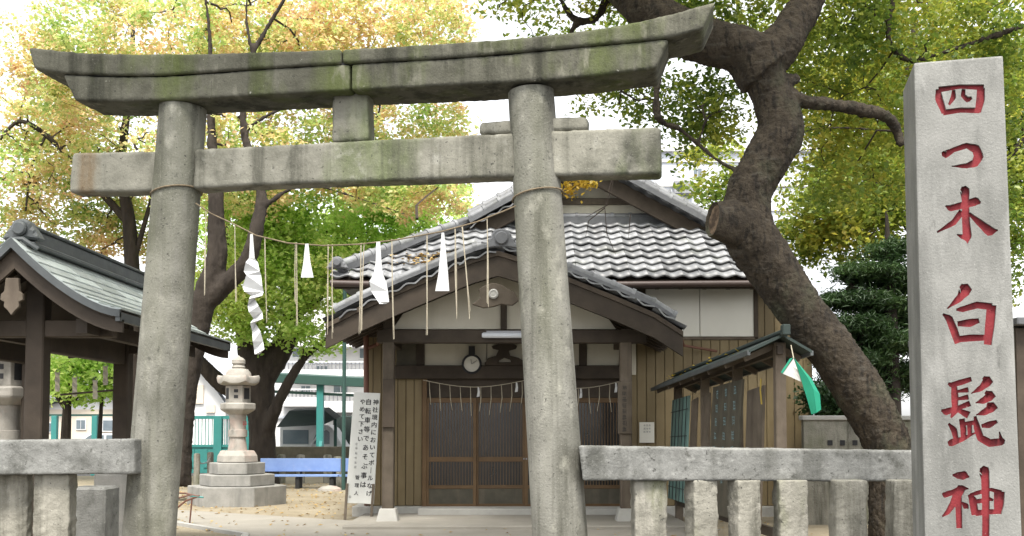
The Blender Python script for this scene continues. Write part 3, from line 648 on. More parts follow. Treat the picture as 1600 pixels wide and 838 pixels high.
# porch roof tiles: slopes, verge and ridge
ang_tiles = []
pm = MB(); nY = 60; vs = []; xs = []
for sgn, pts in ((-1, PX[:6][::-1]), (1, PX[5:])):
    tot = [0.]
    for a, b in zip(pts, pts[1:]): tot.append(tot[-1] + math.dist(a, b))
    nr = int(tot[-1] / .235)
    for r_ in range(nr + 1):
        s0 = tot[-1] - r_ * .235; 
        i = max(j for j in range(len(tot) - 1) if tot[j] <= max(s0, 0) + 1e-6); f = (max(s0, 0) - tot[i]) / (tot[i + 1] - tot[i])
        x = pts[i][0] + (pts[i + 1][0] - pts[i][0]) * f; z = pts[i][1] + (pts[i + 1][1] - pts[i][1]) * f
        dx, dz = pts[i][0] - pts[i + 1][0], pts[i][1] - pts[i + 1][1]
        al = math.atan2(dz, abs(dx))
        for k in range(9):
            Y = DG + .13 + k * .272
            if Y > 16.7: break
            rot = Matrix.Rotation(R(90) * (1 if sgn > 0 else -1), 4, 'Z')
            mw = Matrix.Translation((x + (.02 * sgn), Y, z - .03)) @ rot @ Matrix.Rotation(al - R(3), 4, 'X')
            inst('tile', tm, proof, mw)
for sgn, pts in ((-1, PX[:6]), (1, PX[5:])):
    pts = pts if sgn > 0 else pts[::-1]
    for k_, (a, b) in enumerate(zip(pts, pts[1:])):
        A, B = Vector((a[0], DG + .06, a[1] + .075)), Vector((b[0], DG + .06, b[1] + .075))
        if k_ == len(pts) - 2: B = A.lerp(B, .72)
        ridge_line(A + Vector((0, 0, .02)), B + Vector((0, 0, .02)), proof, .062, .26, .05)
        n = max(1, round((B - A).length / .25)); an_ = math.atan2(b[1] - a[1], b[0] - a[0])
        for i in range(n):
            p = A.lerp(B, (i + .5) / n)
            mw = Matrix.Translation(p + Vector((0, -.09, -.095))) @ Matrix.Rotation(-an_, 4, 'Y') @ Matrix.Rotation(R(-14), 4, 'X')
            inst('verge_tile', tm, proof, mw)
AP = PX[5]
ridge_line((AP[0], DG + .1, AP[1] + .2), (AP[0], 17.0, AP[1] + .2), proof, .075, .3, .22)
oni((AP[0] + .05, DG + .05, AP[1] + .07), .19, parent=proof)
# eaves: fascia, gutters, rafters under the main eave
MB().box(XL0 + .04, XR0 - .04, EY + .05, EY + .11, EZ - .14, EZ - .02).build('fascia', M['wood'], hall)
g0 = MB(); g0.tube([(.75, EY - .05, EZ - .10), (2.4, EY - .05, EZ - .085), (XR0, EY - .05, EZ - .07)], .052, 10); g0.build('gutter', M['gutter'], hall)
g0 = MB(); g0.tube([(XL0, EY - .05, EZ - .07), (-2.2, EY - .05, EZ - .085)], .052, 10); g0.build('gutter', M['gutter'], hall)
MB().prism([(XL0 + .1, EY + .12, EZ - .06), (XR0 - .1, EY + .12, EZ - .06), (XR0 - .1, DW + .1, EZ + .1), (XL0 + .1, DW + .1, EZ + .1)], (0, 0, -.03)).build('soffit', M['wood'], hall)
for k in range(20):
    x = XL0 + .25 + k * .37
    if not (-1.9 < x < 1.6): MB().beam((x, EY + .12, EZ - .11), (x, DW, EZ + .05), .06, .07).build('rafter', M['wood'], hall)
dpz = MB(); dpz.tube([P(572, 520, 16.2), P(573, 790, 16.2)], .042, 10); dpz.build('downpipe', M['rust'], hall)
dpz = MB(); dpz.tube([P(573, 545, 16.2), P(590, 538, 16.2), P(597, 520, 15.7)], .03, 8); dpz.build('downpipe_elbow', M['rust'], hall)
dpz = MB(); dpz.tube([P(1063, 520, 15.6), P(1068, 540, 16.2), P(1120, 549, 16.35)], .022, 8); dpz.build('drain_pipe', M['rust'], hall)
wbox('frog_leg_strut_base', 757, 822, 566, 571, DW - .13, DW - .05, M['wood'])
fs_ = [(757, 570), (762, 560), (775, 556), (779, 547), (770, 545), (768, 541), (783, 536), (800, 536), (808, 541), (806, 545), (795, 548), (797, 556), (810, 559), (822, 566), (822, 570), (800, 570), (797, 562), (788, 559), (780, 563), (778, 570)]
MB().prism([P(x, y, DW - .14) for x, y in fs_], (0, .07, 0)).build('carved_strut', M['wood'], hall, .004)

# things hung on the hall
def vbox(name, x0, x1, y0, y1, D, th, m, label, cat, bevel=.004, group=None):
    c = P((x0 + x1) / 2, y1, D); o = thing(name, (c.x, D, c.z), label, cat, group)
    b = MB().box(P(x0, y0, D).x, P(x1, y0, D).x, D - th, D, P(x0, y1, D).z, P(x0, y0, D).z); return o, b
FONT_OBJ = None
def glyphs(txt, hgt):
    cu = bpy.data.curves.new('writing', 'FONT'); cu.body = txt; cu.size = 1; cu.resolution_u = 2
    ob = bpy.data.objects.new('writing', cu); C.objects.link(ob); bpy.context.view_layer.update()
    me = bpy.data.meshes.new_from_object(ob.evaluated_get(bpy.context.evaluated_depsgraph_get())); bpy.data.objects.remove(ob)
    co = np.empty(len(me.vertices) * 3); me.vertices.foreach_get('co', co); co = co.reshape(-1, 3)
    fs = [tuple(p.vertices) for p in me.polygons]; bpy.data.meshes.remove(me)
    if len(co) == 0: return [], []
    c = (co.max(0) + co.min(0)) / 2; return (co - [c[0], c[1], 0]) * hgt, fs
def write(chars_, m, parent, name='writing'):
    "chars_: (character, centre Vector, right Vector, up Vector, height, bold)"
    mb = MB()
    for ch, c, u, v, h, bold in chars_:
        co, fs = glyphs(ch, h)
        for (bx, bz, q) in ([(0, 0, 0)] if not bold else [(-bold, 0, 0), (bold, 0, .0004), (0, bold, .0008)]):
            nn = u.cross(v).normalized() * q
            if len(co): mb.add([c + u * (p[0] + bx) + v * (p[1] + bz) + nn for p in co], fs)
    return mb.build(name, m, parent, kind='stuff')
def marks(cs, u, v, h, m, parent):
    "faded, unreadable characters: a few crossing brush strokes each"
    mb = MB()
    for c in cs:
        for k in range(6):
            hor = k % 2 == 0; t = (k // 2 - 1) * .3 + random.uniform(-.08, .08); l = random.uniform(.25, .5); w_ = random.uniform(.05, .09)
            j = random.uniform(-.12, .12)
            quad = [(-l, t), (l, t + j), (l, t + j + w_), (-l, t + w_)] if hor else [(t, -l), (t + w_, -l), (t + w_ + j, l), (t + j, l)]
            nn = u.cross(v).normalized() * (.0003 * k)
            mb.add([c + u * (x * h) + v * (z * h) + nn for x, z in quad], [(0, 1, 2, 3)])
    return mb.build('writing', m, parent, kind='stuff')
xu, zu = Vector((1, 0, 0)), Vector((0, 0, 1))
o, b = vbox('name_plaque', 598, 617, 593, 668, DP - .09, .035, M['woodl'], 'dark wooden name plaque on the left porch post', 'plaque'); b.build('board', M['wood'], o, .005)
o, b = vbox('name_plaque', 965, 987, 597, 678, DP - .09, .035, M['woodl'], 'weathered wooden name plaque with faded characters on the right porch post', 'plaque'); b.build('board', M['woodl'], o, .005)
marks([P(975.5, 606 + i * 9.3, DP - .128) for i in range(8)], xu, zu, .075, M['ink'], o)
o, b = vbox('paper_notice', 999, 1022, 660, 692, DW - .07, .01, M['signw'], 'small white paper notice pinned to the tan siding right of the doors', 'notice'); b.build('sheet', M['plasterw'], o)
marks([P(1011 + dx, 668 + dy, DW - .083) for dx in (-4, 0, 4) for dy in (-3, 2, 7)], xu, zu, .035, M['inkl'], o)
lmp = thing('fluorescent_lamp', P(800, 524, DP - .14), 'white tubular lamp under the porch beam, off', 'lamp')
MB().tube([P(753, 524, DP - .15), P(756, 524, DP - .15), P(846, 524, DP - .15), P(849, 524, DP - .15)], [.03, .042, .042, .03], 14).build('cover', M['lampw'], lmp)
MB().beam(P(760, 519, DP - .12), P(842, 519, DP - .12), .05, .03).build('bracket', M['metal'], lmp)
ck = thing('wall_clock', P(737, 570, DW - .1), 'round wall clock with a dark rim above the doors', 'clock')
cc = P(737, 569, DW - .15); sg = 1 / F * (DW - .15)
rim = [cc + Vector((math.cos(t * math.pi / 16) * 14 * sg, 0, math.sin(t * math.pi / 16) * 14 * sg)) for t in range(33)]
MB().tube(rim, .018, 8, caps=False).build('rim', M['ink'], ck)
MB().prism([cc + Vector((math.cos(t * math.pi / 16) * 13.5 * sg, .004, math.sin(t * math.pi / 16) * 13.5 * sg)) for t in range(32)], (0, .03, 0)).build('dial', M['plasterw'], ck)
for a_, l_ in ((100, 8), (35, 10)): MB().beam(cc + Vector((0, -.004, 0)), cc + Vector((math.cos(R(a_)) * l_ * sg, -.004, math.sin(R(a_)) * l_ * sg)), .004, .012, (0, 1, 0)).build('hand', M['ink'], ck)
MB().box(cc.x - .05, cc.x + .05, DW - .16, DW - .1, cc.z + 14.5 * sg, P(737, 541, DW - .15).z).build('mount', M['ink'], ck)
def small_rope(x0, x1, y0, sag, n, label):
    r = thing('door_rope', P((x0 + x1) / 2, y0, DW - .25), label, 'rope', 'straw ropes over the doors')
    pts = [P(x0 + (x1 - x0) * i / 12, y0 + sag * math.sin(math.pi * i / 12), DW - .25) for i in range(13)]
    MB().tube(pts, .006, 5).build('cord', M['straw'], r)
    for k in range(n):
        f = (k + .6) / n; p = P(x0 + (x1 - x0) * f, y0 + sag * math.sin(math.pi * f), DW - .25)
        MB().tube([p, p + Vector((random.uniform(-.015, .015), 0, -.2)), p + Vector((random.uniform(-.04, .04), 0, -random.uniform(.36, .48)))], [.004, .007, .004], 4).build('straw_strand', M['straw'], r)
    for f in (.53, .9):
        p = P(x0 + (x1 - x0) * f, y0 + sag * math.sin(math.pi * f), DW - .26)
        MB().add([p, p + Vector((.025, 0, -.01)), p + Vector((.035, .01, -.08)), p + Vector((0, .01, -.075)), p + Vector((.03, 0, -.15)), p + Vector((-.015, 0, -.16))], [(0, 1, 2, 3), (3, 2, 4, 5)]).build('paper_tassel', M['paper'], r)
small_rope(661, 822, 594, 11, 10, 'straw rope with short strands hung over the two left doors')
small_rope(828, 976, 594, 13, 9, 'straw rope with short strands hung over the two right doors')

# ---------------------------------------------------------------- white prohibition board leaning by the porch
BD = 15.9
q = [P(553, 613, BD + .12), P(594, 614.5, BD + .12), P(584, 788, BD - .1), P(539.5, 786, BD - .1)]
nb_s = thing('notice_board', P(561, 805, BD - .1), 'tall narrow white notice board with black brush writing leaning by the porch', 'notice board')
nrm = (q[1] - q[0]).cross(q[3] - q[0]).normalized(); nrm = nrm if nrm.y < 0 else -nrm
MB().prism(q, -nrm * .03).build('board', M['signw'], nb_s, .004)
for (x, y) in ((541, 786), (582, 787)):
    a = P(x, y, BD - .1) - nrm * .02 + Vector((.01, 0, .3)); MB().beam(a, Vector((a.x - .02, a.y - .08, Z0)), .035, .035, (0, 1, 0)).build('leg', M['woodl'], nb_s)
ux = (q[1] - q[0]).normalized(); uz = (q[0] - q[3]).normalized()
def bp(u, v): return (q[0].lerp(q[1], u)).lerp(q[3].lerp(q[2], u), v) + nrm * .004
def column(txt, u0, v0, dv, h, m, bold, du=0):
    write([(c, bp(u0 + du * i, v0 + dv * i), ux, uz, h, bold) for i, c in enumerate(txt)], m, nb_s)
column('神社境内においてボ｜ルなげ', .855, .085, .0685, .092, M['ink'], .0018, -.003)
column('自転車等であそぶ事は', .585, .085, .083, .100, M['ink'], .0018, .0)
column('やめて下さい', .36, .085, .068, .092, M['ink'], .0016, .002)
marks([bp(.24 + .004 * i, .47 + .042 * i) for i in range(6)], ux, uz, .04, M['inkl'], nb_s)
column('管理人', .36, .77, .07, .072, M['ink'], .001, 0)
marks([bp(.15, .945)], ux, uz, .045, M['inkl'], nb_s)

# ---------------------------------------------------------------- roofed board rack on the right
rk = thing('board_rack', (2.5, 13, Z0), 'long wooden rack of old boards under a small leaf-strewn roof', 'board rack')
ra, rb_ = Vector((2.78, 10.7, 0)), Vector((2.50, 15.5, 0)); rd = (rb_ - ra).normalized(); rn = Vector((-rd.y, rd.x, 0)); rn = rn if rn.x < 0 else -rn
zr0, zr1 = P(1210, 524, 10.7).z, P(1050, 588, 15.5).z
def rkp(t, off, z0, z1=None): 
    p = ra.lerp(rb_, t) + rn * off; return Vector((p.x, p.y, z0 if z1 is None else z0 + (z1 - z0) * t))
for s, wd in ((1, .36), (-1, .30)):
    a, b = rkp(-.04, 0, zr0), rkp(1.03, 0, zr1); c, d = rkp(1.03, wd * s, zr1 - .17), rkp(-.04, wd * s, zr0 - .17)
    MB().prism([a, b, c, d], (0, 0, -.03)).build('roof_slope', M['tarp'], rk)
    MB().beam(d + Vector((0, 0, -.03)), c + Vector((0, 0, -.03)), .03, .05).build('eave_board', M['ridge'], rk)
    for k in range(7):
        t = .02 + k * .16; MB().beam(rkp(t, .0, zr0 - .10, zr1 - .10), rkp(t, wd * .9 * s, zr0 - .24, zr1 - .24), .06, .06).build('rafter', M['woodl'], rk)
MB().beam(rkp(-.06, 0, zr0 + .02), rkp(1.05, 0, zr1 + .02), .08, .04).build('ridge_cap', M['tarp'], rk, .01)
MB().beam(rkp(-.065, 0, zr0 + .03), rkp(-.045, 0, zr0 + .03), .08, .11).build('ridge_end', M['tarp'], rk, .01)
for t in (.0, .33, .66, 1.0):
    MB().beam(rkp(t, -.02, Z0), rkp(t, -.02, zr0 - .08, zr1 - .08), .11, .11, (0, 1, 0)).build('post', M['woodl'], rk, .008)
MB().beam(rkp(-.02, .0, zr0 - .16), rkp(1.02, 0, zr1 - .16), .06, .09).build('plate_beam', M['wood'], rk)
MB().beam(rkp(0, -.0, .45), rkp(1, 0, .45), .05, .10).build('lower_beam', M['wood'], rk)
rack_items = [(.07, .20, 2.02, 'tilted_board', M['woodl'], 'weathered grey plank leaning at the near end of the rack', .04), (.22, .50, 2.12, 'tilted_board', M['board'], 'dark board with faded pale blue writing leaning in the rack', .1),
              (.55, .62, 2.02, 'tilted_board', M['woodl'], 'narrow upright plank beside the middle post of the rack', .05), (.69, .76, 1.98, 'tilted_board', M['woodl'], 'pale streaked plank near the far end of the rack', .06), (.79, 1.02, 2.02, 'tilted_board', M['tealm'], 'faded teal panel with a wire grid at the far end of the rack', .06)]
for (t0_, t1_, z, nm_, m_, lb, off) in rack_items:
    a, b = rkp(t0_, .07 + off, .5), rkp(t1_, .07 + off, .5); c, d = rkp(t1_, .03 + off * .4, z - .04), rkp(t0_, .03 + off * .4, z)
    o = thing(nm_, (a + b) / 2, lb, 'board'); MB().prism([a, b, c, d], rn * -.025).build('panel', m_, o, .003)
    if 'teal' in lb:
        for k in range(5): f = (k + .5) / 5; MB().beam(a.lerp(b, f) + rn * .008, d.lerp(c, f) + rn * .008, .008, .008, (0, 1, 0)).build('wire', M['ink'], o)
        for k in range(4): f = (k + .5) / 4; MB().beam(a.lerp(d, f) + rn * .012, b.lerp(c, f) + rn * .012, .008, .008).build('wire', M['ink'], o)
    if 'writing' in lb:
        u_ = (b - a).normalized() * -1
        marks([(a.lerp(b, .2 + ci * .3)).lerp(d.lerp(c, .2 + ci * .3), .93 - ri * .11) + rn * .006 for ci in range(3) for ri in range(7)], u_, zu, .12, M['chalk'], o)
o = thing('yellow_tag', P(1189, 640, 11.0), 'thin yellow strip hanging on the near end of the rack', 'tag'); MB().tube([P(1189, 592, 11.0), P(1188, 610, 11.0), P(1190, 632, 11.0)], .009, 6, flat=.4).build('strip', M['brass'], o)

# green and white folded banner
fD = 10.2
fo = thing('hanging_banner', P(1270, 650, fD), 'folded green and white cloth banner hanging beside the rack', 'banner')
def cloth(pts, fs, m, nm_):
    o = MB().add([P(x, y, fD + d) for x, y, d in pts], fs).build(nm_, m, fo); md = o.modifiers.new('s', 'SOLIDIFY'); md.thickness = .004
    md2 = o.modifiers.new('b', 'SUBSURF'); md2.levels = 1; md2.render_levels = 1; md2.subdivision_type = 'SIMPLE'; return o
cloth([(1240, 560, 0), (1238, 572, -.02), (1223, 584, .0), (1237, 590, -.03), (1252, 597, .01), (1246, 578, -.03)], [(0, 1, 2), (1, 3, 2), (1, 5, 4, 3), (0, 5, 1)], M['flagw'], 'white_fold')
cloth([(1239, 559, -.015), (1234, 561, .0), (1220, 582, 0), (1223, 584, -.005)], [(0, 1, 2, 3)], M['flagg'], 'edge_stripe')
cloth([(1241, 560, -.01), (1253, 598, -.005), (1262, 590, -.04), (1259, 617, -.01), (1271, 608, -.05), (1268, 648, 0), (1276, 645, -.04), (1283, 640, .01), (1281, 616, .0), (1268, 592, .0)], [(0, 1, 2), (2, 1, 3, 4), (4, 3, 5, 6), (4, 6, 7, 8), (2, 4, 8, 9), (0, 2, 9)], M['flagg'], 'green_fold')
MB().tube([P(1240, 560, fD), P(1236, 540, 10.5)], .006, 5).build('tie', M['straw'], fo)

# ---------------------------------------------------------------- water pavilion with a copper roof on the left
ax_ = -4.43; Y0_, Y1_ = 9.0, 12.55; hw = .97
pv = thing('water_pavilion', (ax_, 10.8, Z0), 'small wooden pavilion with a curved greenish copper roof behind the left fence', 'pavilion')
zA = P(0, 372, 9.0).z; zE = P(177, 484, 9.0).z
def vz(f): return zA - (zA - zE) * (1 - (1 - f) ** 1.55) * 1.0      # concave slope, f = 0 ridge .. 1 eave
NRW = 9
for s in (-1, 1):
    # rows of overlapping copper sheets, each sheet a piece of its own
    for r_ in range(NRW):
        f0, f1 = r_ / NRW, (r_ + 1) / NRW + .025
        xa, xb, za, zb_ = ax_ + s * hw * f0, ax_ + s * hw * min(f1, 1.01), vz(f0), vz(min(f1, 1.0))
        ncol = 6; stp = (Y1_ - Y0_) / ncol; me = None; sh = (r_ % 2) * stp * .5
        for k in range(-1, ncol + 1):
            ya, yb = max(Y0_, Y0_ + k * stp + sh), min(Y1_, Y0_ + (k + 1) * stp + sh)
            if yb - ya < .05: continue
            lift = .02
            MB().prism([(xa, ya + .006, za + .002), (xa, yb - .006, za + .002), (xb, yb - .006, zb_ + lift), (xb, ya + .006, zb_ + lift)], (0, 0, -.016)).build('copper_sheet', M['copper'], pv)
    rbv = MB(); vs = []; n = 12
    for i in range(n + 1):
        f = i / n; vs += [(ax_ + s * hw * f * .995, Y0_ + .02, vz(f) - .012), (ax_ + s * hw * f * .995, Y1_ - .02, vz(f) - .012), (ax_ + s * hw * f * .98, Y1_ - .02, vz(f) - .075), (ax_ + s * hw * f * .98, Y0_ + .02, vz(f) - .075)]
    fs = [(0, 1, 2, 3), tuple(4 * n + k for k in range(4))] + [(4 * i + k, 4 * i + (k + 1) % 4, 4 * i + 4 + (k + 1) % 4, 4 * i + 4 + k) for i in range(n) for k in range(4)]
    rbv.add(vs, fs).build('roof_deck', M['wood'], pv)
    for (Y, up, dn, m_, nm_) in ((Y0_ - .012, .0, -.085, M['ridge'], 'verge_edge'), (Y0_ + .06, -.08, -.26, M['wood'], 'bargeboard'), (Y1_ - .03, .0, -.085, M['ridge'], 'verge_edge'), (Y1_ - .12, -.08, -.26, M['wood'], 'bargeboard')):
        bb = MB(); vs = []
        for i in range(n + 1):
            f = i / n; x = ax_ + s * hw * f * 1.0; vs += [(x, Y, vz(f) + up), (x, Y + .04, vz(f) + up), (x, Y + .04, vz(f) + dn * (1 - .25 * f)), (x, Y, vz(f) + dn * (1 - .25 * f))]
        bb.add(vs, fs).build(nm_, m_, pv)
    MB().box(min(ax_ + s * hw, ax_ + s * (hw - .04)), max(ax_ + s * hw, ax_ + s * (hw - .04)), Y0_, Y1_, zE - .10, zE - .02).build('eave_board', M['ridge'], pv)
    for k in range(14):
        Y = Y0_ + .15 + k * .25
        MB().beam((ax_ + s * .15, Y, vz(.15) - .11), (ax_ + s * (hw - .03), Y, zE - .085), .045, .055).build('rafter', M['wood'], pv)
    MB().box(ax_ + s * .55 - .05, ax_ + s * .55 + .05, Y0_ + .2, Y1_ - .2, zE - .19, zE - .06).build('purlin', M['wood'], pv)
# ridge with its end ornaments
MB().box(ax_ - .075, ax_ + .075, Y0_ + .28, Y1_ - .2, zA - .04, zA + .13).build('ridge', M['ridge'], pv, .01)
MB().box(ax_ - .10, ax_ + .10, Y0_ + .26, Y1_ - .18, zA + .131, zA + .16).build('ridge_cap', M['ridge'], pv, .01)
MB().box(ax_ - .13, ax_ + .13, Y0_ + .16, Y1_ - .14, zA - .045, zA - .004).build('ridge_base', M['ridge'], pv, .01)
oni((ax_, Y0_ + .24, zA + .08), .13, 'ridge_ornament', pv, 'ridge'); oni((ax_, Y1_ - .1, zA + .09), .145, 'ridge_ornament', pv, 'ridge')
MB().tube([(ax_ - .17, Y0_ + .12, zA - .075), (ax_ - .05, Y0_ + .10, zA + .01), (ax_ + .05, Y0_ + .10, zA + .01), (ax_ + .17, Y0_ + .14, zA - .075)], .022, 8).build('ridge_tie', M['ridge'], pv)
# hanging gable ornament
gg = [(-.07, .2), (.07, .2), (.085, .06), (.12, .03), (.125, -.03), (.08, -.05), (.085, -.1), (.04, -.14), (.0, -.19), (-.04, -.14), (-.085, -.1), (-.08, -.05), (-.125, -.03), (-.12, .03), (-.085, .06)]
gz = P(15, 465, 9.05).z
MB().prism([(ax_ + x * .8, Y0_ + .02, gz + z * .85) for x, z in gg], (0, .04, 0)).build('gable_pendant', M['woodl'], pv, .004)
for Y in (9.55, 11.65):
    MB().box(ax_ - .085, ax_ + .085, Y - .085, Y + .085, Z0 + .15, zA - .2).build('post', M['wood'], pv, .012)
    MB().lathe((ax_, Y, Z0), [(.2, 0), (.2, .1), (.14, .16)], 20).build('post_foot', M['conc'], pv)
    MB().box(ax_ - .7, ax_ + .72, Y - .06, Y + .06, zE - .20, zE - .04).build('cross_beam', M['wood'], pv, .01)
    MB().box(ax_ - 1.12, ax_ - .95, Y - .085, Y + .085, Z0, zE - .1).build('post', M['wood'], pv, .012)
b0z = P(60, 549, 9.6).z
MB().box(ax_ - .055, ax_ + .055, 9.65, 11.56, b0z, b0z + .28).build('tie_beam', M['wood'], pv, .01)
MB().box(ax_ - 1.09, ax_ - .98, 9.65, 11.56, b0z, b0z + .25).build('tie_beam', M['wood'], pv, .01)
MB().tube([P(95, 617, 11.0), P(176, 610, 11.6)], .012, 6).build('towel_rail', M['woodl'], pv)
for x, yb in ((90, 610), (117, 618), (149, 622), (165, 600)):
    tw = thing('hand_towel', P(x, yb, 11.2), {90: 'pale thin towel hanging farthest left in the pavilion', 117: 'pale towel hanging second from the left in the pavilion', 149: 'pale towel hanging third from the left in the pavilion', 165: 'pale towel hanging beside the back post of the pavilion'}[x], 'towel', 'towels hung in the pavilion')
    vs = []; 
    for i in range(6):
        y = yb - 28 + i * 6; vs += [P(x - 4 + i % 2, y, 11.2 + .02 * (i % 2)), P(x + 4 - i % 2, y, 11.2 - .02 * (i % 2))]
    to = MB().add(vs, [(2 * i, 2 * i + 1, 2 * i + 3, 2 * i + 2) for i in range(5)]).build('cloth', M['plaster'], tw); md = to.modifiers.new('s', 'SOLIDIFY'); md.thickness = .006
    MB().tube([P(x - 4, yb - 28, 11.2), P(x, yb - 34, 11.2), P(x + 4, yb - 28, 11.2)], .004, 4).build('hook', M['metal'], tw)
# stone basin under the roof
bs_ = thing('water_basin', (ax_ + .1, 10.6, Z0), 'rectangular stone water basin under the pavilion roof', 'basin')
MB().box(ax_ - .42, ax_ + .38, 10.0, 11.2, Z0, Z0 + .5).build('body', M['basestone'], bs_, .03)
MB().box(ax_ - .32, ax_ + .28, 10.1, 11.1, Z0 + .5, Z0 + .504).build('water', M['glass'], bs_)

# ---------------------------------------------------------------- stone lanterns
def lantern(cx, D, label):
    pxm = D / F; c = P(cx, 670, D); lt = thing('stone_lantern', (c.x, D, Z0), label, 'stone lantern', 'stone lanterns')
    k = 19.1 / F
    def z(y): return 1.55 + (670 - y) * k
    C0 = (c.x, D, 0); h6 = R(4)
    def hx(name, prof, m, bevel=.012, n=6, rot=h6, sm=False):
        return MB().lathe(C0, [(r * k, z(y)) for r, y in prof], n, rot, sm).build(name, m, lt, bevel)
    for nm_, y0, y1, r in (('base_step', 788.5, 758, 76), ('base_step', 757.6, 740.5, 58), ('base_step', 740, 722.5, 43)):
        hx(nm_, [(r, y0), (r, y1)], M['basestone'])
    hx('pedestal', [(32, 722), (31, 712), (26, 704)], M['lantern'])
    MB().lathe(C0, [(r * k, z(y)) for r, y in ((15, 704), (13, 690), (12.3, 683), (14.5, 682.5), (14.5, 672), (12.3, 671.5), (12.6, 655), (13.5, 648))], 28).build('shaft', M['lantern'], lt)
    hx('platform', [(15, 648), (25, 642), (27.5, 640), (27.5, 631), (21, 629.5)], M['lantern'])
    fb_ = hx('fire_box', [(19.5, 629.5), (19.5, 603)], M['lantern'], .006)
    for a_, w_, y0, y1 in ((-90, 3.2, 609, 614), (-90, 3.2, 618, 623), (-30, 6, 607, 624), (-150, 6, 607, 624)):
        an = R(a_) + h6; dr = Vector((math.cos(an), math.sin(an), 0)); tv = Vector((-dr.y, dr.x, 0)); rr = 19.5 * k * math.cos(R(30)) - .012
        p = Vector(C0) + dr * (rr + .008); pts = [p + tv * (w_ * k * a) + Vector((0, 0, z(b))) for a, b in ((-1, y1), (1, y1), (1, y0), (-1, y0))]
        MB().prism(pts, dr * .007).build('opening', M['ink'], fb_)
    # roof: domed, with a thick brim whose six corners curl up
    mb = MB(); n = 48; vs = []; prof_ = [(18, 602.5), (26, 602), (29.5, 600), (30.5, 594), (29, 590), (20, 588), (19, 583), (15, 577.5), (8, 576)]
    for (r, y) in prof_:
        for q_ in range(n):
            an = 2 * math.pi * q_ / n + h6; cr_ = math.cos(3 * (an - h6)) ** 2; cr_ = cr_ ** 3
            rr = r * (1 + .10 * cr_ * (r > 25)) ; yy = y - 3.5 * cr_ * (r > 22)
            vs.append(Vector((c.x + math.cos(an) * rr * k, D + math.sin(an) * rr * k, z(yy))))
    m_ = len(prof_); fs = [(i * n + a, i * n + (a + 1) % n, (i + 1) * n + (a + 1) % n, (i + 1) * n + a) for i in range(m_ - 1) for a in range(n)] + [tuple(range(n))[::-1], tuple((m_ - 1) * n + a for a in range(n))]
    mb.add(vs, fs, True).build('cap', M['lantern'], lt)
    MB().lathe(C0, [(r * k, z(y)) for r, y in ((9, 577), (10.5, 574), (9, 571.5), (8.5, 570.5), (10.6, 568), (10.4, 563), (7, 559.5), (3, 557.8), (.6, 555.5))], 24).build('finial', M['lantern'], lt)
    return lt
lantern(371.5, 19.1, 'pale stone lantern on a stepped base in the open courtyard')
l2 = lantern(10, 11.7, 'pale stone lantern half hidden behind the pavilion post')
o = MB(); zz = lambda y: 1.55 + (670 - y) * 19.1 / F
marks([P(383, 662, 19.1 - .16)], xu, zu, .09, M['red'], bpy.data.objects['stone_lantern'])

# ---------------------------------------------------------------- benches, bollards, poles in the courtyard
def bench(x0, x1, D, label):
    b = thing('bench', (P((x0 + x1) / 2, 720, D).x, D, Z0), label, 'bench', 'blue benches')
    X0, X1 = P(x0, 720, D).x, P(x1, 720, D).x; zf = lambda y: P(800, y, D).z
    MB().box(X0, X1, D + .3, D + .34, zf(738), zf(717)).build('backrest', M['blue'], b, .008)
    for i in range(3): MB().box(X0, X1, D - .1 + i * .125, D + .005 + i * .125, zf(745), zf(742)).build('seat_slat', M['blue'], b, .006)
    for f in (.08, .5, .92):
        x = X0 + (X1 - X0) * f
        MB().box(x - .05, x + .05, D - .06, D + .25, Z0, zf(746)).build('leg', M['tyre'], b, .01)
        MB().box(x - .03, x + .03, D + .345, D + .40, Z0, zf(716)).build('back_post', M['tyre'], b, .008)
bench(402, 529, 24, 'blue wooden bench with a plain backrest in front of the big tree'); bench(531, 660, 24.1, 'blue wooden bench mostly hidden behind the white notice board')
def boll(x, yt, D, r, lab):
    c = P(x, 700, D); h = P(x, yt, D).z
    MBx = MB().lathe((c.x, D, 0), [(r, Z0), (r, h - .04), (r * .85, h), (r * .3, h + .01)], 14).build('stone_bollard', M['fpost']); tag(MBx, lab, 'bollard', 'stone bollards'); return Vector((c.x, D, h - .12))
b1_ = boll(308, 709, 24.5, .075, 'grey stone bollard left of the lantern, the nearer of two'); b2_ = boll(329, 707, 27.5, .085, 'grey stone bollard left of the lantern, the farther of two')
tag(MB().tube([b1_, b1_.lerp(b2_, .3) - Vector((0, 0, .14)), b1_.lerp(b2_, .7) - Vector((0, 0, .14)), b2_], .015, 6).build('chain', M['metal']), 'sagging chain between the two bollards by the lantern', 'chain')
for x, lab in ((440, 'stone bollard behind the left end of the blue bench'), (470, 'stone bollard behind the middle of the blue bench'), (512, 'stone bollard behind the right part of the blue bench'), (528, 'stone bollard between the two blue benches')):
    boll(x, 711 if x < 520 else 714, 26.5 if x < 520 else 24.8, .11, lab)
lp = thing('lamp_pole', P(537, 760, 23.5) * 1, 'thin grey pole standing by the shrine corner', 'pole'); c = P(537, 700, 23.5)
MB().tube([(c.x, 23.5, Z0), (c.x, 23.5, 5.2)], .045, 10).build('shaft', M['dgreen'], lp); MB().tube([(c.x, 23.5, 5.2), (c.x, 23.5, 5.35)], [.05, .1], 10).build('cap', M['dgreen'], lp)
rocks = MB().lathe(tuple(G(515, 767, Z0)), [(.28, -.02), (.26, .05), (.16, .1), (.03, .12)], 12); tag(rocks.build('boulder', M['lantern']), 'small pale rounded rock on the earth before the benches', 'rock')
rk2 = thing('bent_rods', G(290, 800, Z0), 'thin bent metal rods with a teal tip beside the left pillar', 'rods')
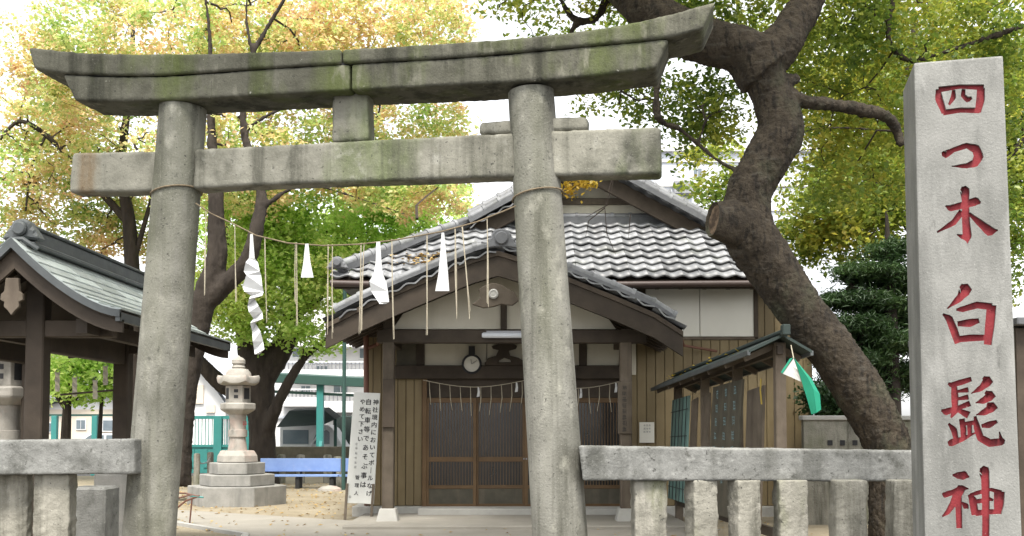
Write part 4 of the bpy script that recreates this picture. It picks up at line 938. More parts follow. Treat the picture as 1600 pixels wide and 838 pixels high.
for pts, m_ in (([(273, 797), (290, 783), (312, 775)], 'rust'), ([(272, 770), (290, 771), (311, 776)], 'rust'), ([(273, 780), (295, 774), (300, 775)], 'rust'), ([(297, 775), (318, 777.5)], 'teal')):
    MB().tube([P(x, y, 15.0) for x, y in pts], .014, 6).build('rod', M[m_], rk2)
for x in (278, 300): MB().tube([P(x, 779, 15.0), P(x - 4, 822, 15.0)], .012, 6).build('support', M['rust'], rk2)

# ---------------------------------------------------------------- far side: gate, fence, carport, vehicles, houses
def gpost(x, yt, D, r, m, parent, nm_='post'):
    c = P(x, 700, D); return MB().box(c.x - r, c.x + r, D - r, D + r, 0, P(x, yt, D).z).build(nm_, m, parent, .01)
gt = thing('teal_gate', (P(320, 700, 33).x, 33, 0), 'teal metal gate with solid lower panels and open bars above', 'gate')
for x in (284, 341, 385): gpost(x, 650, 33, .13 if x != 284 else .06, M['teal'], gt)
for (xa, xb) in ((286, 339), (345, 383)):
    X0, X1 = P(xa, 700, 33).x, P(xb, 700, 33).x; zf = lambda y: P(800, y, 33).z
    MB().box(X0, X1, 32.97, 33.02, .12, zf(697)).build('panel', M['teal'], gt, .01)
    MB().box(X0, X1, 32.95, 33.05, zf(655), zf(650)).build('top_rail', M['teal'], gt); MB().box(X0, X1, 32.94, 33.06, zf(699), zf(695)).build('mid_rail', M['teal'], gt)
    for k in range(10): x = X0 + (X1 - X0) * (k + .5) / 10; MB().box(x - .012, x + .012, 32.99, 33.01, zf(696), zf(655)).build('bar', M['teal'], gt)
for k in range(2): x = P(302 + k * 20, 700, 33).x; MB().box(x - .05, x + .05, 32.94, 32.96, .3, .9).build('panel_rib', M['teal'], gt)
tf = thing('teal_fence', (P(150, 700, 34).x, 34, 0), 'teal rail fence seen through the pavilion', 'fence')
for x in (20, 85, 148, 215, 262): gpost(x, 650, 34, .09, M['teal'], tf)
for y in (649, 690, 712): MB().beam(P(-40, y, 34), P(284, y, 34), .06, .07).build('rail', M['dgreen'] if y == 649 else M['teal'], tf)
cp = thing('carport', (P(490, 700, 34).x, 34, 0), 'green metal carport frame behind the big tree', 'carport')
for x in (414, 500, 600): gpost(x, 600, 33.5, .11, M['teal'], cp)
MB().beam(P(404, 590, 33.5), P(640, 602, 33.5), .5, .28).build('roof_edge', M['dgreen'], cp); MB().beam(P(404, 611, 33.5), P(640, 622, 33.5), .08, .09).build('rail', M['dgreen'], cp)
MB().prism([P(404, 588, 33.4), P(640, 600, 33.4), P(640, 596, 38), P(404, 584, 38)], (0, 0, .08)).build('roof', M['dgreen'], cp)
br_ = P(500, 640, 33.5); MB().beam(P(502, 690, 33.4), P(495, 740, 33.0), .1, .1).build('brace', M['teal'], cp)
tp = thing('tarp_canopy', (P(470, 700, 36).x, 36, 0), 'dark green tarpaulin canopy over the parked van', 'canopy')
MB().prism([P(432, 668, 35), P(452, 642, 36), P(505, 640, 36), P(524, 655, 35), P(505, 664, 34.6)], (0, 1.2, .1)).build('cover', M['tarp'], tp); gpost(524, 655, 35.4, .05, M['dgreen'], tp)
tag(MB().box(P(520, 700, 39).x, P(600, 700, 39).x, 39, 41, 0, P(560, 650, 39).z).build('storage_box', M['tarp'], bevel=.03), 'dark storage container right of the white van', 'container')
vn = thing('van', (P(485, 700, 37).x, 37, 0), 'small white van parked under the dark canopy', 'van')
v0, v1 = P(437, 700, 37).x, P(540, 700, 37).x; zf = lambda y: P(800, y, 37).z
sd_ = [(437, 722), (437, 668), (442, 664), (512, 664), (520, 670), (534, 694), (540, 700), (540, 722)]
MB().prism([P(x, y, 37) for x, y in sd_], (0, 1.5, 0)).build('body', M['white'], vn, .05, 2)
for pl in ([(442, 672), (482, 672), (482, 694), (442, 694)], [(486, 694), (496, 674), (511, 672), (515, 676), (515, 694)]): MB().prism([P(x, y, 36.985) for x, y in pl], (0, .01, 0)).build('window', M['glassb'], vn)
for x in (455, 522): c = P(x, 722, 37); MB().tube([(c.x, 36.97, .3), (c.x, 37.15, .3)], .3, 16).build('wheel', M['tyre'], vn)
c = P(497, 690, 36.95); MB().tube([P(484, 700, 36.96), P(490, 690, 36.95), P(500, 676, 36.95), P(510, 669, 36.95)], .035, 6).build('door_trim', M['white'], vn)
tag(MB().box(P(425, 700, 30.6).x, 6, 30.6, 30.8, 0, P(480, 698, 30.6).z).build('low_wall', M['board'], bevel=.02), 'low dark wall behind the blue benches', 'wall')
def house(name, label, x0, x1, yt, D, dep, m, wins, roof=None, bands=(), cat='building', balc=(), ac=()):
    h = thing(name, (P((x0 + x1) / 2, 690, D).x, D, 0), label, cat)
    X0, X1 = P(x0, 690, D).x, P(x1, 690, D).x; zt_ = P(800, yt, D).z
    MB().box(X0, X1, D, D + dep, 0, zt_).build('wall', m, h)
    for (a, b, c, d) in wins:
        w_ = MB().box(P(a, 600, D - .03).x, P(b, 600, D - .03).x, D - .05, D + .02, P(800, d, D).z, P(800, c, D).z).build('window', M['white'], h)
        mx = (a + b) / 2; g_ = .12 * (b - a)
        for (p, q_) in ((a + g_ * .6, mx - g_ * .2), (mx + g_ * .2, b - g_ * .6)):
            MB().box(P(p, 600, D).x, P(q_, 600, D).x, D - .06, D - .052, P(800, d - (d - c) * .1, D).z, P(800, c + (d - c) * .1, D).z).build('pane', M['glassb'], w_)
    for (a, b, c, d) in balc:
        bl_ = MB().box(P(a, 600, D).x, P(b, 600, D).x, D - 1.3, D - 1.2, P(800, d, D).z, P(800, c, D).z).build('balcony', M['whiteb'], h)
        MB().box(P(a, 600, D).x, P(b, 600, D).x, D - 1.19, D - .01, P(800, d, D).z, P(800, d, D).z + .15).build('floor', M['whiteb'], bl_)
        n = max(2, int((b - a) / 6))
        for k in range(n): x = P(a + (b - a) * (k + .5) / n, 600, D).x; MB().box(x - .03, x + .03, D - 1.27, D - 1.23, P(800, c, D).z, P(800, c, D).z + .35).build('bar', M['metal'], bl_)
        MB().box(P(a, 600, D).x, P(b, 600, D).x, D - 1.3, D - 1.2, P(800, c, D).z + .351, P(800, c, D).z + .42).build('handrail', M['white'], bl_)
    for (y0, y1, m_) in bands: MB().box(X0 - .08, X1 + .08, D - .1, D + .01, P(800, y1, D).z, P(800, y0, D).z).build('band', m_, h)
    for (x, y) in ac:
        c = P(x, y, D); a_ = MB().box(c.x - .6, c.x + .6, D - .6, D - .03, c.z - .4, c.z + .4).build('air_conditioner', M['metal'], h, .04); MB().tube([(c.x - .2, D - .62, c.z), (c.x - .2, D - .6, c.z)], .3, 16).build('fan_grille', M['tarp'], a_)
    if roof: roof(h, X0, X1, zt_, D, dep)
    return h
def gable(m, rise, over=.5):
    def f(h, X0, X1, z, D, dep):
        for s in (0, 1):
            xm = (X0 + X1) / 2; xe = X0 - over if s == 0 else X1 + over
            MB().prism([(xe, D - over, z - .2), (xm, D - over, z + rise), (xm, D + dep + over, z + rise), (xe, D + dep + over, z - .2)], (0, 0, .15)).build('roof', m, h)
        MB().prism([(X0, D - .004, z), (X1, D - .004, z), ((X0 + X1) / 2, D - .004, z + rise - .1)], (0, .1, 0)).build('gable', M['whiteb'], h)
    return f
def flat(h, X0, X1, z, D, dep): MB().box(X0 - .3, X1 + .3, D - .3, D + dep + .3, z + .002, z + .4).build('roof', M['whiteb'], h)
house('apartment_block', 'white apartment block with balconies beyond the carport', 430, 720, 420, 52, 12, M['whiteb'], [(492, 515, 571, 585), (470, 486, 602, 616), (520, 545, 600, 620), (455, 487, 540, 560), (560, 590, 540, 562)], flat, [(566, 569, M['greyb']), (650, 654, M['greyb'])], balc=[(444, 510, 622, 636), (512, 600, 628, 645), (444, 600, 580, 590), (444, 600, 530, 545)])
house('house', 'white house with an orange shuttered window beyond the teal gate', 262, 352, 632, 47, 9, M['whiteb'], [(268, 280, 640, 652)], gable(M['greyb'], 2.0))
hb = bpy.data.objects['house']
for (a, b, c, d, D) in ((302, 318, 602, 631, 46.9), (322, 336, 633, 645, 46.9)): MB().box(P(a, 600, D).x, P(b, 600, D).x, D, D + .05, P(800, d, D).z, P(800, c, D).z).build('shutter', M['creamb'], hb)
house('house', 'long cream house far behind the pavilion posts', 40, 262, 640, 48, 9, M['creamb'], [(60, 84, 660, 676), (120, 136, 655, 672), (160, 200, 655, 675)], gable(M['tarp'], .8))
house('house', 'pale house at the far left edge beyond the trees', -260, 30, 560, 60, 10, M['whiteb'], [(-40, -20, 600, 620), (0, 18, 600, 622)], flat)
house('tower_block', 'pale tall building standing behind the shrine roof', 985, 1330, 238, 62, 14, M['greyb'], [(1010, 1030, 262, 280), (1010, 1030, 300, 318), (1085, 1100, 262, 280)], flat, [(250, 254, M['whiteb']), (288, 292, M['whiteb']), (326, 330, M['whiteb'])], ac=[(1066, 296)])
cr = thing('parked_car', (P(170, 690, 40).x, 40, 0), 'white car parked behind the teal fence', 'car')
sd_ = [(108, 712), (108, 694), (122, 690), (138, 678), (190, 677), (208, 690), (224, 695), (224, 712)]
MB().prism([P(x, y, 40) for x, y in sd_], (0, 1.6, 0)).build('body', M['white'], cr, .06, 2)
for pl in ([(127, 690), (141, 680), (162, 680), (162, 690)], [(166, 690), (166, 680), (187, 680), (200, 690)]): MB().prism([P(x, y, 39.985) for x, y in pl], (0, .01, 0)).build('window', M['glassb'], cr)
for x in (130, 200): c = P(x, 712, 40); MB().tube([(c.x, 39.97, .3), (c.x, 40.15, .3)], .31, 16).build('wheel', M['tyre'], cr)
# pale block wall and dark shed at the right
bw = thing('block_wall', (P(1320, 690, 15).x, 15, Z0), 'low pale concrete wall with small slots behind the leaning tree', 'wall')
X0, X1 = P(1256, 690, 15).x, P(1600, 690, 15).x; zt2 = P(1320, 657, 15).z
MB().box(X0, X1, 15, 15.12, Z0, zt2).build('blocks', M['fpost'], bw); MB().box(X0 - .03, X1, 14.96, 15.16, zt2 + .001, zt2 + .07).build('coping', M['conc'], bw, .01)
for k in range(14): x = P(1297 + k * 19.5, 692, 14.99).x; MB().box(x - .035, x + .035, 14.985, 14.998, P(800, 696, 15).z, P(800, 688, 15).z).build('slot', M['ink'], bw)
sh_ = thing('dark_shed', (6.6, 10.5, Z0), 'dark wooden shed at the right edge beyond the stone pillar', 'shed')
MB().box(P(1584, 600, 10).x, 8.2, 10, 12.4, Z0, P(800, 512, 10).z).build('wall', M['board'], sh_)
for k in range(22): MB().box(P(1584, 600, 10).x + .02 + k * .15, P(1584, 600, 10).x + .155 + k * .15, 9.975, 9.998, Z0 + .05, P(800, 513, 10).z).build('plank', M['wood'], sh_, .004)
for k in range(15): MB().box(P(1584, 600, 10).x - .024, P(1584, 600, 10).x - .002, 10.02 + k * .155, 10.16 + k * .155, Z0 + .05, P(800, 513, 10).z).build('plank', M['wood'], sh_, .004)
MB().box(P(1580, 600, 10).x, 8.4, 9.85, 12.6, P(800, 510, 10).z, P(800, 498, 10).z).build('roof', M['tiled'], sh_, .01)

# ---------------------------------------------------------------- trees
rng = np.random.default_rng(11)
def leaf_mesh(name, pts, size, m, parent, seed=0, up=.5, asp=.62):
    "pts (n,3) world centres -> folded four-cornered leaves"
    n = len(pts); r = np.random.default_rng(seed + 5)
    nrm = r.normal(size=(n, 3)); nrm[:, 2] = np.abs(nrm[:, 2]) + up; nrm /= np.linalg.norm(nrm, axis=1)[:, None]
    a = r.normal(size=(n, 3)); a -= nrm * (a * nrm).sum(1)[:, None]; a /= np.linalg.norm(a, axis=1)[:, None]; b = np.cross(nrm, a)
    s = size * r.uniform(.6, 1.35, n)[:, None]
    v = np.empty((n, 4, 3)); v[:, 0] = pts - a * s; v[:, 2] = pts + a * s
    v[:, 1] = pts + b * s * asp + nrm * s * .25 - a * s * .15; v[:, 3] = pts - b * s * asp + nrm * s * .25 - a * s * .15
    v = v.reshape(-1, 3) - np.array(wl(parent))
    i = np.arange(n) * 4; tri = np.stack([i, i + 1, i + 2, i, i + 2, i + 3], 1).reshape(-1)
    me = bpy.data.meshes.new(name); me.vertices.add(4 * n); me.vertices.foreach_set('co', v.ravel()); me.loops.add(6 * n); me.loops.foreach_set('vertex_index', tri)
    me.polygons.add(2 * n); me.polygons.foreach_set('loop_start', np.arange(2 * n) * 3); me.polygons.foreach_set('loop_total', np.full(2 * n, 3)); me.update(calc_edges=True)
    me.materials.append(m); o = bpy.data.objects.new(name, me); C.objects.link(o); o.parent = parent; o['kind'] = 'stuff'; return o
def smooth_path(pts, n=5):
    out = []
    for i in range(len(pts) - 1):
        p0, p1, p2, p3 = pts[max(i - 1, 0)], pts[i], pts[i + 1], pts[min(i + 2, len(pts) - 1)]
        for k in range(n):
            t = k / n; out.append(tuple(.5 * ((2 * b) + (-a + c) * t + (2 * a - 5 * b + 4 * c - d) * t * t + (-a + 3 * b - 3 * c + d) * t ** 3) for a, b, c, d in zip(p0, p1, p2, p3)))
    out.append(tuple(pts[-1])); return out
def tree(name, label, limbs, blobs, size, lm, bark, base, seed=1, sides=14, cat='tree', twigs=60, per=90, sig=.28, flatz=.55, tw_r=.012, jit=.03, voxel=0, dz=0., asp=.62):
    """limbs: list of [(px, py, D, radius px)]; blobs: (px, py, D, rx px, ry px, depth m, leaves, scatter)"""
    limbs = [[(a_, b_, c_ + dz, e_) for a_, b_, c_, e_ in L_] for L_ in limbs]; blobs = [(b[0], b[1], b[2] + dz, *b[3:]) for b in blobs]
    r = np.random.default_rng(seed); t = thing(name, base, label, cat)
    tr = MB(); lp_ = []
    for L_ in limbs:
        sp_ = smooth_path([(*P(x, y, D), rp_ * D / F) for x, y, D, rp_ in L_])
        tr.tube([Vector(p[:3]) for p in sp_], [max(p[3], .006) for p in sp_], sides if L_[0][3] > 12 else 7, jit); lp_ += [Vector(p[:3]) for p in sp_]
    to_ = tr.build('trunk', bark, t)
    if voxel:
        md = to_.modifiers.new('join', 'REMESH'); md.mode = 'VOXEL'; md.voxel_size = voxel; md.use_smooth_shade = True
        md = to_.modifiers.new('soft', 'SMOOTH'); md.iterations = 6
        tx = bpy.data.textures.new('lumps', 'CLOUDS'); tx.noise_scale = .22; tx.noise_depth = 3
        md = to_.modifiers.new('lumps', 'DISPLACE'); md.texture = tx; md.texture_coords = 'GLOBAL'; md.strength = .045; md.mid_level = .5
        tx = bpy.data.textures.new('furrows', 'CLOUDS'); tx.noise_scale = .045; tx.noise_depth = 2; tx.noise_type = 'HARD_NOISE'
        md = to_.modifiers.new('furrows', 'DISPLACE'); md.texture = tx; md.texture_coords = 'GLOBAL'; md.strength = .028; md.mid_level = .4
    allp = []; cl = []; tw = MB(); lpa = np.array([tuple(p) for p in lp_])
    for (x, y, D, rx, ry, dd, n) in blobs:
        c = np.array(P(x, y, D)); sx, sz = rx * D / F, ry * D / F; k = max(3, int(n / per))
        u = r.normal(size=(k, 3)); u /= np.linalg.norm(u, axis=1)[:, None]; u *= r.uniform(0, 1, k)[:, None] ** .45
        cc_ = c + u * [sx, dd, sz]
        cnt = np.maximum(8, (r.gamma(2.2, 1 / 2.2, k) * n / k)).astype(int)
        for q_, m_ in zip(cc_, cnt):
            s_ = sig * r.uniform(.6, 1.4); allp.append(q_ + r.normal(size=(m_, 3)) * [s_, s_, s_ * flatz])
        cl.append(cc_)
    cl = np.concatenate(cl); r.shuffle(cl); cl = cl[: int(twigs * 2.2)]
    if len(cl):
        d0_ = np.array([np.linalg.norm(lpa - q_, axis=1).min() for q_ in cl]); cl = cl[np.argsort(d0_)]
        nodes = lpa.copy(); gen = np.zeros(len(lpa))
        for q_ in cl:
            d_ = np.linalg.norm(nodes - q_, axis=1) + gen * .05; j = int(np.argmin(d_)); a, b = Vector(nodes[j]), Vector(q_); L2 = (b - a).length
            if L2 < .08 or L2 > 2.6: continue
            m1 = a.lerp(b, .4) + Vector(r.normal(size=3)) * .10 * L2; m2 = a.lerp(b, .75) + Vector(r.normal(size=3)) * .07 * L2
            g_ = gen[j]; ra_ = tw_r * 2.2 * (.62 ** g_) + tw_r * .35; tw.tube([a, m1, m2, b], [ra_, ra_ * .85, ra_ * .75, ra_ * .62], 4, caps=False)
            nodes = np.concatenate([nodes, [q_, tuple(m1), tuple(m2)]]); gen = np.concatenate([gen, [g_ + 1, g_ + .5, g_ + .8]])
    if tw.v: tw.build('twigs', M['twig'], t, kind='stuff')
    leaf_mesh('crown', np.concatenate(allp), size, lm, t, seed, asp=asp)
    return t
# leaning, twisted tree at the right
TD = 11.0
tw1 = tree('leaning_tree', 'thick twisted tree trunk leaning over the board rack at the right', [
    [(1412, 900, 11, 58), (1403, 800, 11, 44), (1387, 700, 11, 36), (1341, 610, 11, 38), (1300, 548, 11, 37), (1250, 484, 11, 37), (1203, 415, 11, 40), (1168, 358, 11, 42), (1169, 305, 11, 36), (1194, 255, 11, 36), (1220, 205, 11, 37), (1206, 150, 11, 31), (1188, 105, 11, 36), (1182, 78, 11, 42)],
    [(1195, 115, 11, 46), (1160, 80, 11.0, 38), (1110, 66, 11.05, 35), (1060, 48, 11.2, 36), (1005, 10, 11.4, 33), (950, -50, 11.8, 28)],
    [(1175, 100, 11, 44), (1215, 75, 11, 34), (1240, 40, 11.1, 29), (1262, 0, 11.2, 26), (1275, -60, 11.4, 22)],
    [(1222, 140, 11, 13), (1258, 160, 11, 11.5), (1300, 164, 11.1, 10), (1345, 172, 11.2, 10), (1385, 182, 11.3, 9.5), (1402, 205, 11.4, 8), (1408, 228, 11.4, 5)],
    [(1225, 130, 11, 14), (1250, 122, 11, 6)],
    [(1045, 60, 11.2, 9), (1030, 110, 11.2, 7), (1027, 182, 11.2, 5.5), (1062, 202, 11.3, 5), (1092, 226, 11.3, 4.5), (1120, 250, 11.2, 4), (1152, 268, 11.1, 4)],
    [(962, -30, 11.8, 9), (935, 25, 12, 7), (905, 33, 12, 6), (885, 15, 12, 5), (868, -20, 12, 4)], [(905, 33, 12, 6), (895, 60, 12, 4), (965, 100, 12, 3), (968, 165, 12, 2.5)],
    [(1395, 0, 12, 5), (1388, 60, 12, 5), (1420, 95, 12, 5), (1480, 80, 12, 4), (1600, 40, 12, 6)],
    [(950, -50, 11.8, 27), (880, -160, 11.0, 22), (780, -300, 10.0, 18), (600, -420, 9, 12), (350, -480, 8, 6)], [(1275, -60, 11.4, 22), (1300, -200, 11.2, 16), (1250, -350, 11, 8)],  # unseen limbs added to carry the shading crown overhead
    [(1092, 226, 11.3, 3), (1110, 180, 11.3, 2), (1165, 170, 11.2, 2)], [(1232, 215, 11, 3), (1290, 200, 11.3, 2), (1400, 205, 11.6, 2)]],
    [(1350, 60, 12.5, 210, 90, 1.4, 7000), (1330, 230, 13, 130, 110, 1.2, 6000), (1110, 190, 12.6, 70, 75, .8, 1900), (1010, 150, 12.6, 120, 45, .8, 1500), (900, 20, 12.6, 130, 45, 1, 1300), (1520, 120, 13, 110, 140, 1.2, 7000), (1590, 380, 12.5, 40, 130, .6, 2200), (1090, 20, 13, 110, 50, .8, 1800), (1180, -60, 12, 500, 90, 1.5, 9000), (620, -470, 8.3, 950, 120, 2.6, 42000), (1150, -330, 11, 500, 120, 2, 14000)],  # last two blobs: unseen overhead crown, added to shade torii and trunk
    .038, M['L_olive'], M['bark'], tuple(G(1412, 900, Z0)), 3, 26, twigs=170, per=42, sig=.15, tw_r=.006, jit=.015, voxel=.017)
kn = MB(); ka, kb_ = P(1172, 352, 10.95), P(1114, 334, 10.74); kd = (kb_ - ka).normalized(); ku = Vector((0, 0, 1)) - kd * kd.z; ku.normalize(); kv = kd.cross(ku)
def ring(c, a, b, n=26, jt=.06): return [c + ku * (math.sin(2 * math.pi * i / n) * a * (1 + random.uniform(-jt, jt))) + kv * (math.cos(2 * math.pi * i / n) * b * (1 + random.uniform(-jt, jt))) for i in range(n)]
rg = [ring(ka, .32, .24), ring(ka.lerp(kb_, .5) - ku * .03, .25, .18), ring(ka.lerp(kb_, .85) - ku * .05, .20, .135), ring(kb_ - ku * .06, .19, .115), ring(kb_ - ku * .06 - kd * .05, .14, .07)]
n_ = 26; kn.add([p for q_ in rg for p in q_], [(i * n_ + a, i * n_ + (a + 1) % n_, (i + 1) * n_ + (a + 1) % n_, (i + 1) * n_ + a) for i in range(4) for a in range(n_)], True); kn.build('stub', M['bark'], tw1)
cf = MB(); cf.prism(ring(kb_ - ku * .06 - kd * .05, .165, .09, 26, .14), kd * .022); cf.build('cut_face', M['cutwood'], tw1)
# spreading tree behind the lantern
tree('broad_tree', 'broad dark-trunked tree with bright green leaves behind the lantern', [
    [(410, 800, 23, 33.3), (410, 735, 23, 24.2), (410, 700, 23, 21.2), (408, 650, 23, 20.4), (405, 600, 23, 24.2), (400, 560, 23, 27.2), (385, 510, 23, 19.7), (360, 440, 23, 15.1), (352, 380, 23, 12.1), (345, 300, 23, 9.1), (340, 200, 23, 6.0)],
    [(402, 600, 23, 22.7), (440, 545, 23, 18.1), (455, 500, 23, 15.1), (470, 440, 23.2, 9.8), (500, 380, 23.4, 6.8), (540, 330, 23.6, 4.5)],
    [(412, 690, 23, 13.6), (430, 640, 22.6, 9.8), (455, 590, 22.5, 8.3), (480, 555, 22.5, 6.0), (520, 525, 22.4, 4.5), (560, 505, 22.4, 2.3)],
    [(398, 640, 23, 15.1), (372, 612, 22.8, 14.4), (345, 600, 22.6, 13.6), (312, 566, 22.4, 11.3), (280, 540, 22.3, 9.1), (240, 500, 22, 6.0)],
    [(455, 500, 23, 9.1), (520, 450, 23.5, 4.5), (590, 400, 24, 3.0)]],
    [(470, 420, 22.5, 150, 95, 2, 13260), (620, 345, 23.5, 130, 80, 1.6, 10920), (420, 330, 21, 110, 50, 1., 3900), (400, 500, 22.0, 90, 42, .6, 2808), (500, 535, 22.3, 40, 26, .6, 900), (550, 420, 24.6, 190, 70, 1.6, 9360), (430, 400, 21.5, 110, 60, .8, 4680), (350, 380, 24.5, 90, 80, 1.5, 5070), (350, 470, 21.5, 60, 50, .6, 1716)],
    .066, M['L_green'], M['barkd'], tuple(P(410, 735, 26)), 5, 18, twigs=110, per=30, sig=.19, flatz=.5, dz=3., voxel=.05)
# autumn tree on the left
tree('autumn_tree', 'tall tree with orange and yellow autumn leaves above the gate', [
    [(278, 760, 20, 20.8), (283, 690, 20, 17.6), (290, 620, 20, 16.8), (304, 540, 20, 17.6), (318, 470, 20, 19.2), (338, 410, 20, 16.8), (338, 350, 20, 13.6), (337, 300, 20, 12.0), (330, 200, 20.2, 7.2), (328, 60, 20.4, 4.0), (318, -20, 20.5, 2.4)],
    [(325, 470, 20, 16.8), (358, 440, 19.9, 14.4), (388, 405, 19.8, 13.6), (402, 350, 19.8, 11.2), (408, 300, 20, 8.8), (380, 200, 20.3, 6.4), (390, 100, 20.5, 4.8), (420, 40, 20.6, 4.0), (450, -10, 20.6, 3.2)],
    [(405, 330, 19.9, 5.6), (470, 290, 20, 3.2), (560, 310, 20.2, 2.4), (700, 360, 20.3, 1.6)], [(380, 205, 20.3, 4.8), (440, 170, 20.4, 3.2), (520, 155, 20.6, 2.4)], [(395, 90, 20.5, 4.0), (385, 30, 20.6, 3.2), (388, -20, 20.6, 3.2)],
    [(335, 290, 20, 4.0), (280, 270, 20.4, 2.4), (215, 235, 20.8, 2.0)]],
    [(330, 60, 22.5, 330, 95, 2, 15540), (520, 60, 23, 230, 90, 2, 10360), (560, 220, 23.5, 150, 100, 2, 9620), (350, 250, 22, 130, 100, 2.4, 8140), (640, 300, 22.5, 110, 45, 1.2, 3700), (130, 120, 23, 130, 90, 1.5, 7030), (680, 30, 21.5, 90, 50, 1, 1924), (690, 200, 23, 55, 70, 1, 1776), (250, -80, 22, 600, 60, 2, 1480)],
    .056, M['L_orange'], M['barkd'], tuple(G(278, 790, Z0)), 8, 16, twigs=230, per=34, sig=.17, tw_r=.012, voxel=.04)
tree('maple_tree', 'slender tree with rusty orange leaves behind the pavilion roof', [
    [(214, 780, 25, 16.0), (210, 600, 25, 12.8), (208, 460, 25, 12.0), (202, 350, 25, 10.4), (190, 260, 25, 7.2), (205, 120, 25, 4.8), (208, 20, 25, 3.2)],
    [(203, 350, 25, 7.2), (120, 260, 24.8, 4.0), (70, 210, 24.7, 4.0), (30, 190, 24.7, 3.2), (0, 218, 24.6, 2.4)], [(70, 215, 24.7, 2.4), (50, 260, 24.6, 1.6), (40, 330, 24.6, 1.6)], [(206, 420, 25, 4.8), (240, 300, 25, 3.2)]],
    [(120, 270, 25.5, 150, 90, 1.6, 9990), (70, 180, 25.5, 100, 60, 1.3, 4070), (40, 370, 26, 70, 60, 1, 2812), (190, 360, 26, 80, 60, 1, 3330), (-60, 250, 25, 90, 130, 1.5, 2590)],
    .062, M['L_orange'], M['barkd'], tuple(G(214, 780, Z0)), 12, 12, twigs=150, per=32, sig=.18, tw_r=.012)
tree('small_green_tree', 'small green tree seen between the pavilion posts', [
    [(101, 760, 28, 9), (103, 690, 28, 8), (106, 620, 28, 6), (112, 560, 28, 4), (112, 480, 28, 3)], [(103, 640, 28, 4), (70, 590, 28, 3)], [(104, 630, 28, 4), (160, 590, 28, 3)], [(155, 700, 28.5, 4), (158, 640, 28.5, 3), (162, 590, 28.5, 2)]],
    [(130, 588, 28, 90, 42, 1.4, 4800), (60, 540, 29, 70, 60, 1.2, 2500), (200, 560, 29, 60, 60, 1.2, 2000), (20, 460, 29, 60, 60, 1, 1500)],
    .075, M['L_green'], M['barkd'], tuple(G(101, 760, Z0)), 14, 8, twigs=50, per=40, sig=.22)
# trees behind on the right
tree('yellowing_tree', 'tall yellow-green tree filling the sky behind the stone pillar', [
    [(1470, 760, 19, 24), (1475, 600, 19, 20), (1465, 420, 19, 17), (1440, 280, 19, 12), (1420, 150, 19, 8), (1430, 40, 19, 5)], [(1465, 420, 19, 10), (1380, 300, 19, 6), (1300, 230, 19, 4)], [(1468, 400, 19, 10), (1540, 300, 19, 6), (1610, 200, 19, 4)]],
    [(1330, 320, 19.5, 95, 105, 1.4, 9000), (1440, 200, 20, 190, 150, 1.8, 15000), (1580, 250, 20, 120, 190, 1.6, 10000), (1110, 270, 20.5, 60, 80, .9, 1500), (1380, 60, 21, 260, 100, 2, 9000), (1270, 370, 20, 45, 50, .7, 1700)],
    .06, M['L_olive'], M['barkd'], tuple(G(1470, 770, Z0)), 21, 14, twigs=140, per=50, sig=.22, tw_r=.009)
tree('dark_conifer', 'dark green conifer in the shade behind the leaning trunk', [
    [(1398, 790, 16.5, 16), (1395, 640, 16.5, 13), (1392, 500, 16.5, 10), (1388, 400, 16.5, 6), (1385, 330, 16.5, 2)], [(1394, 560, 16.5, 5), (1330, 540, 16.4, 3), (1290, 520, 16.3, 2)], [(1393, 470, 16.5, 5), (1330, 450, 16.4, 3)]],
    [(1392, 395, 16.5, 28, 22, .3, 2550), (1360, 425, 16.3, 55, 14, .4, 4420), (1415, 440, 16.6, 50, 16, .4, 3740), (1345, 470, 16.3, 62, 13, .5, 5100), (1420, 490, 16.8, 60, 16, .5, 4080), (1330, 510, 16.2, 55, 13, .5, 4760), (1390, 535, 16.5, 80, 16, .6, 6120), (1330, 560, 16.3, 50, 15, .5, 4080), (1410, 590, 16.9, 80, 26, .6, 6120), (1370, 500, 17.6, 90, 90, .5, 9000), (1340, 605, 16.8, 60, 26, .5, 4080)],
    .06, M['L_dark'], M['barkd'], tuple(G(1398, 790, Z0)), 25, 10, twigs=90, per=45, sig=.13, flatz=.3, asp=.16)
tree('green_shrub', 'dark green shrub rising above the pale block wall', [[(1290, 780, 15.6, 4), (1292, 700, 15.6, 3), (1288, 640, 15.6, 2)], [(1300, 770, 15.7, 3), (1310, 650, 15.7, 2)]],
    [(1292, 625, 15.7, 26, 28, .4, 2600), (1325, 640, 15.9, 30, 16, .4, 1500)], .04, M['L_dark'], M['barkd'], tuple(G(1292, 780, Z0)), 31, 6, 'shrub', twigs=12, per=40, sig=.12)
ys = thing('yellow_leaf_spray', P(905, 285, 8.6), 'small spray of bright yellow leaves hanging below the tie beam', 'leaf spray')
pp = []
for (x, y, n, s_) in ((905, 285, 90, .05), (890, 300, 60, .04), (925, 288, 50, .035), (884, 290, 30, .03)): pp.append(np.array(P(x, y, 8.75)) + rng.normal(size=(n, 3)) * [s_, s_, s_ * .7])
leaf_mesh('leaves', np.concatenate(pp), .022, M['L_yellow'], ys, 3)
MB().tube([P(962, 262, 8.9), P(950, 300, 8.8), P(930, 285, 8.75), P(890, 292, 8.75)], [.004, .004, .003, .002], 5).build('twig', M['twig'], ys)
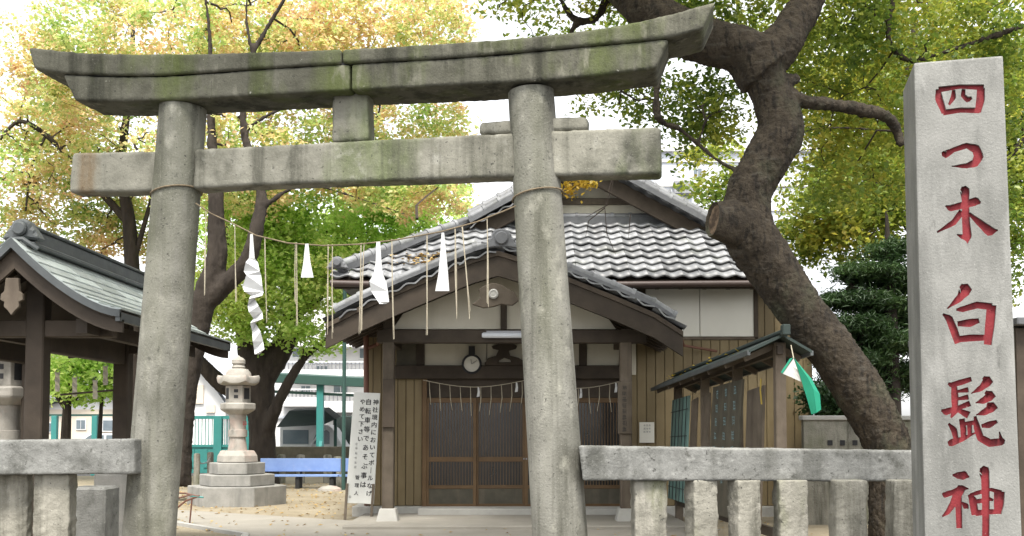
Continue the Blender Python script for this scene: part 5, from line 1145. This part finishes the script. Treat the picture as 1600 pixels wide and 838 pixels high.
bt = thing('bare_twigs', P(950, 400, 9.2), 'bare dark twigs hanging in front of the hall roof', 'twigs')
for pts in ([(963, 240), (957, 290), (945, 325), (948, 365), (962, 398)], [(945, 325), (920, 345), (915, 370)], [(950, 320), (915, 340)], [(985, 335), (982, 372)]):
    MB().tube([P(x, y, 9.2) for x, y in pts], [.006] + [.004] * (len(pts) - 2) + [.002], 5).build('twig', M['twig'], bt)

# ---------------------------------------------------------------- fallen leaves (too many to count) and the rubbish of autumn
n = 3600; gx = rng.uniform(-9, 4, n); gyy = rng.uniform(12.2, 26, n); keep = ~((gx > -2.5) & (gyy > 15.6) & (gyy < 23)); gx, gyy = gx[keep], gyy[keep]
onp = np.array([(yy < 17.75 - (x + 5.85) * .63) for x, yy in zip(gx, gyy)]); keep = ~onp | (rng.uniform(size=len(gx)) < .22); gx, gyy = gx[keep], gyy[keep]
lv = leaf_mesh('fallen_leaves', np.stack([gx, gyy, np.full(len(gx), Z0 + .014)], 1), .032, M['L_fall'], None, 9, up=4.); tag(lv, 'scattered yellow and brown fallen leaves on the courtyard', 'fallen leaves', kind='stuff')
pts = [tuple(rkp(t, s * rng.uniform(.04, .3), zr0, zr1) + Vector((0, 0, .012 - .47 * .15))) for t, s in zip(rng.uniform(.1, 1, 60), rng.choice([-1, 1], 60))]
lv = leaf_mesh('roof_leaves', np.array(pts), .03, M['L_yellow'], None, 10, up=2.); tag(lv, 'yellow fallen leaves lying on the roof of the board rack', 'fallen leaves', kind='stuff')
pts = [tuple(P(680 + rng.normal() * 28, 420 + rng.normal() * 10, 16.2 + rng.uniform(-.2, .2))) for _ in range(140)]
pts = [(x, y, EZ + (y - EY) * .66 + .10) for x, y, z in pts]
lv = leaf_mesh('tile_leaves', np.array(pts), .04, M['L_fall'], None, 12, up=2.); tag(lv, 'brown leaves caught on the tiles left of the porch', 'fallen leaves', kind='stuff')
print('objects', len(bpy.data.objects), 'tris', sum(len(o.data.polygons) for o in bpy.data.objects if o.type == 'MESH'))
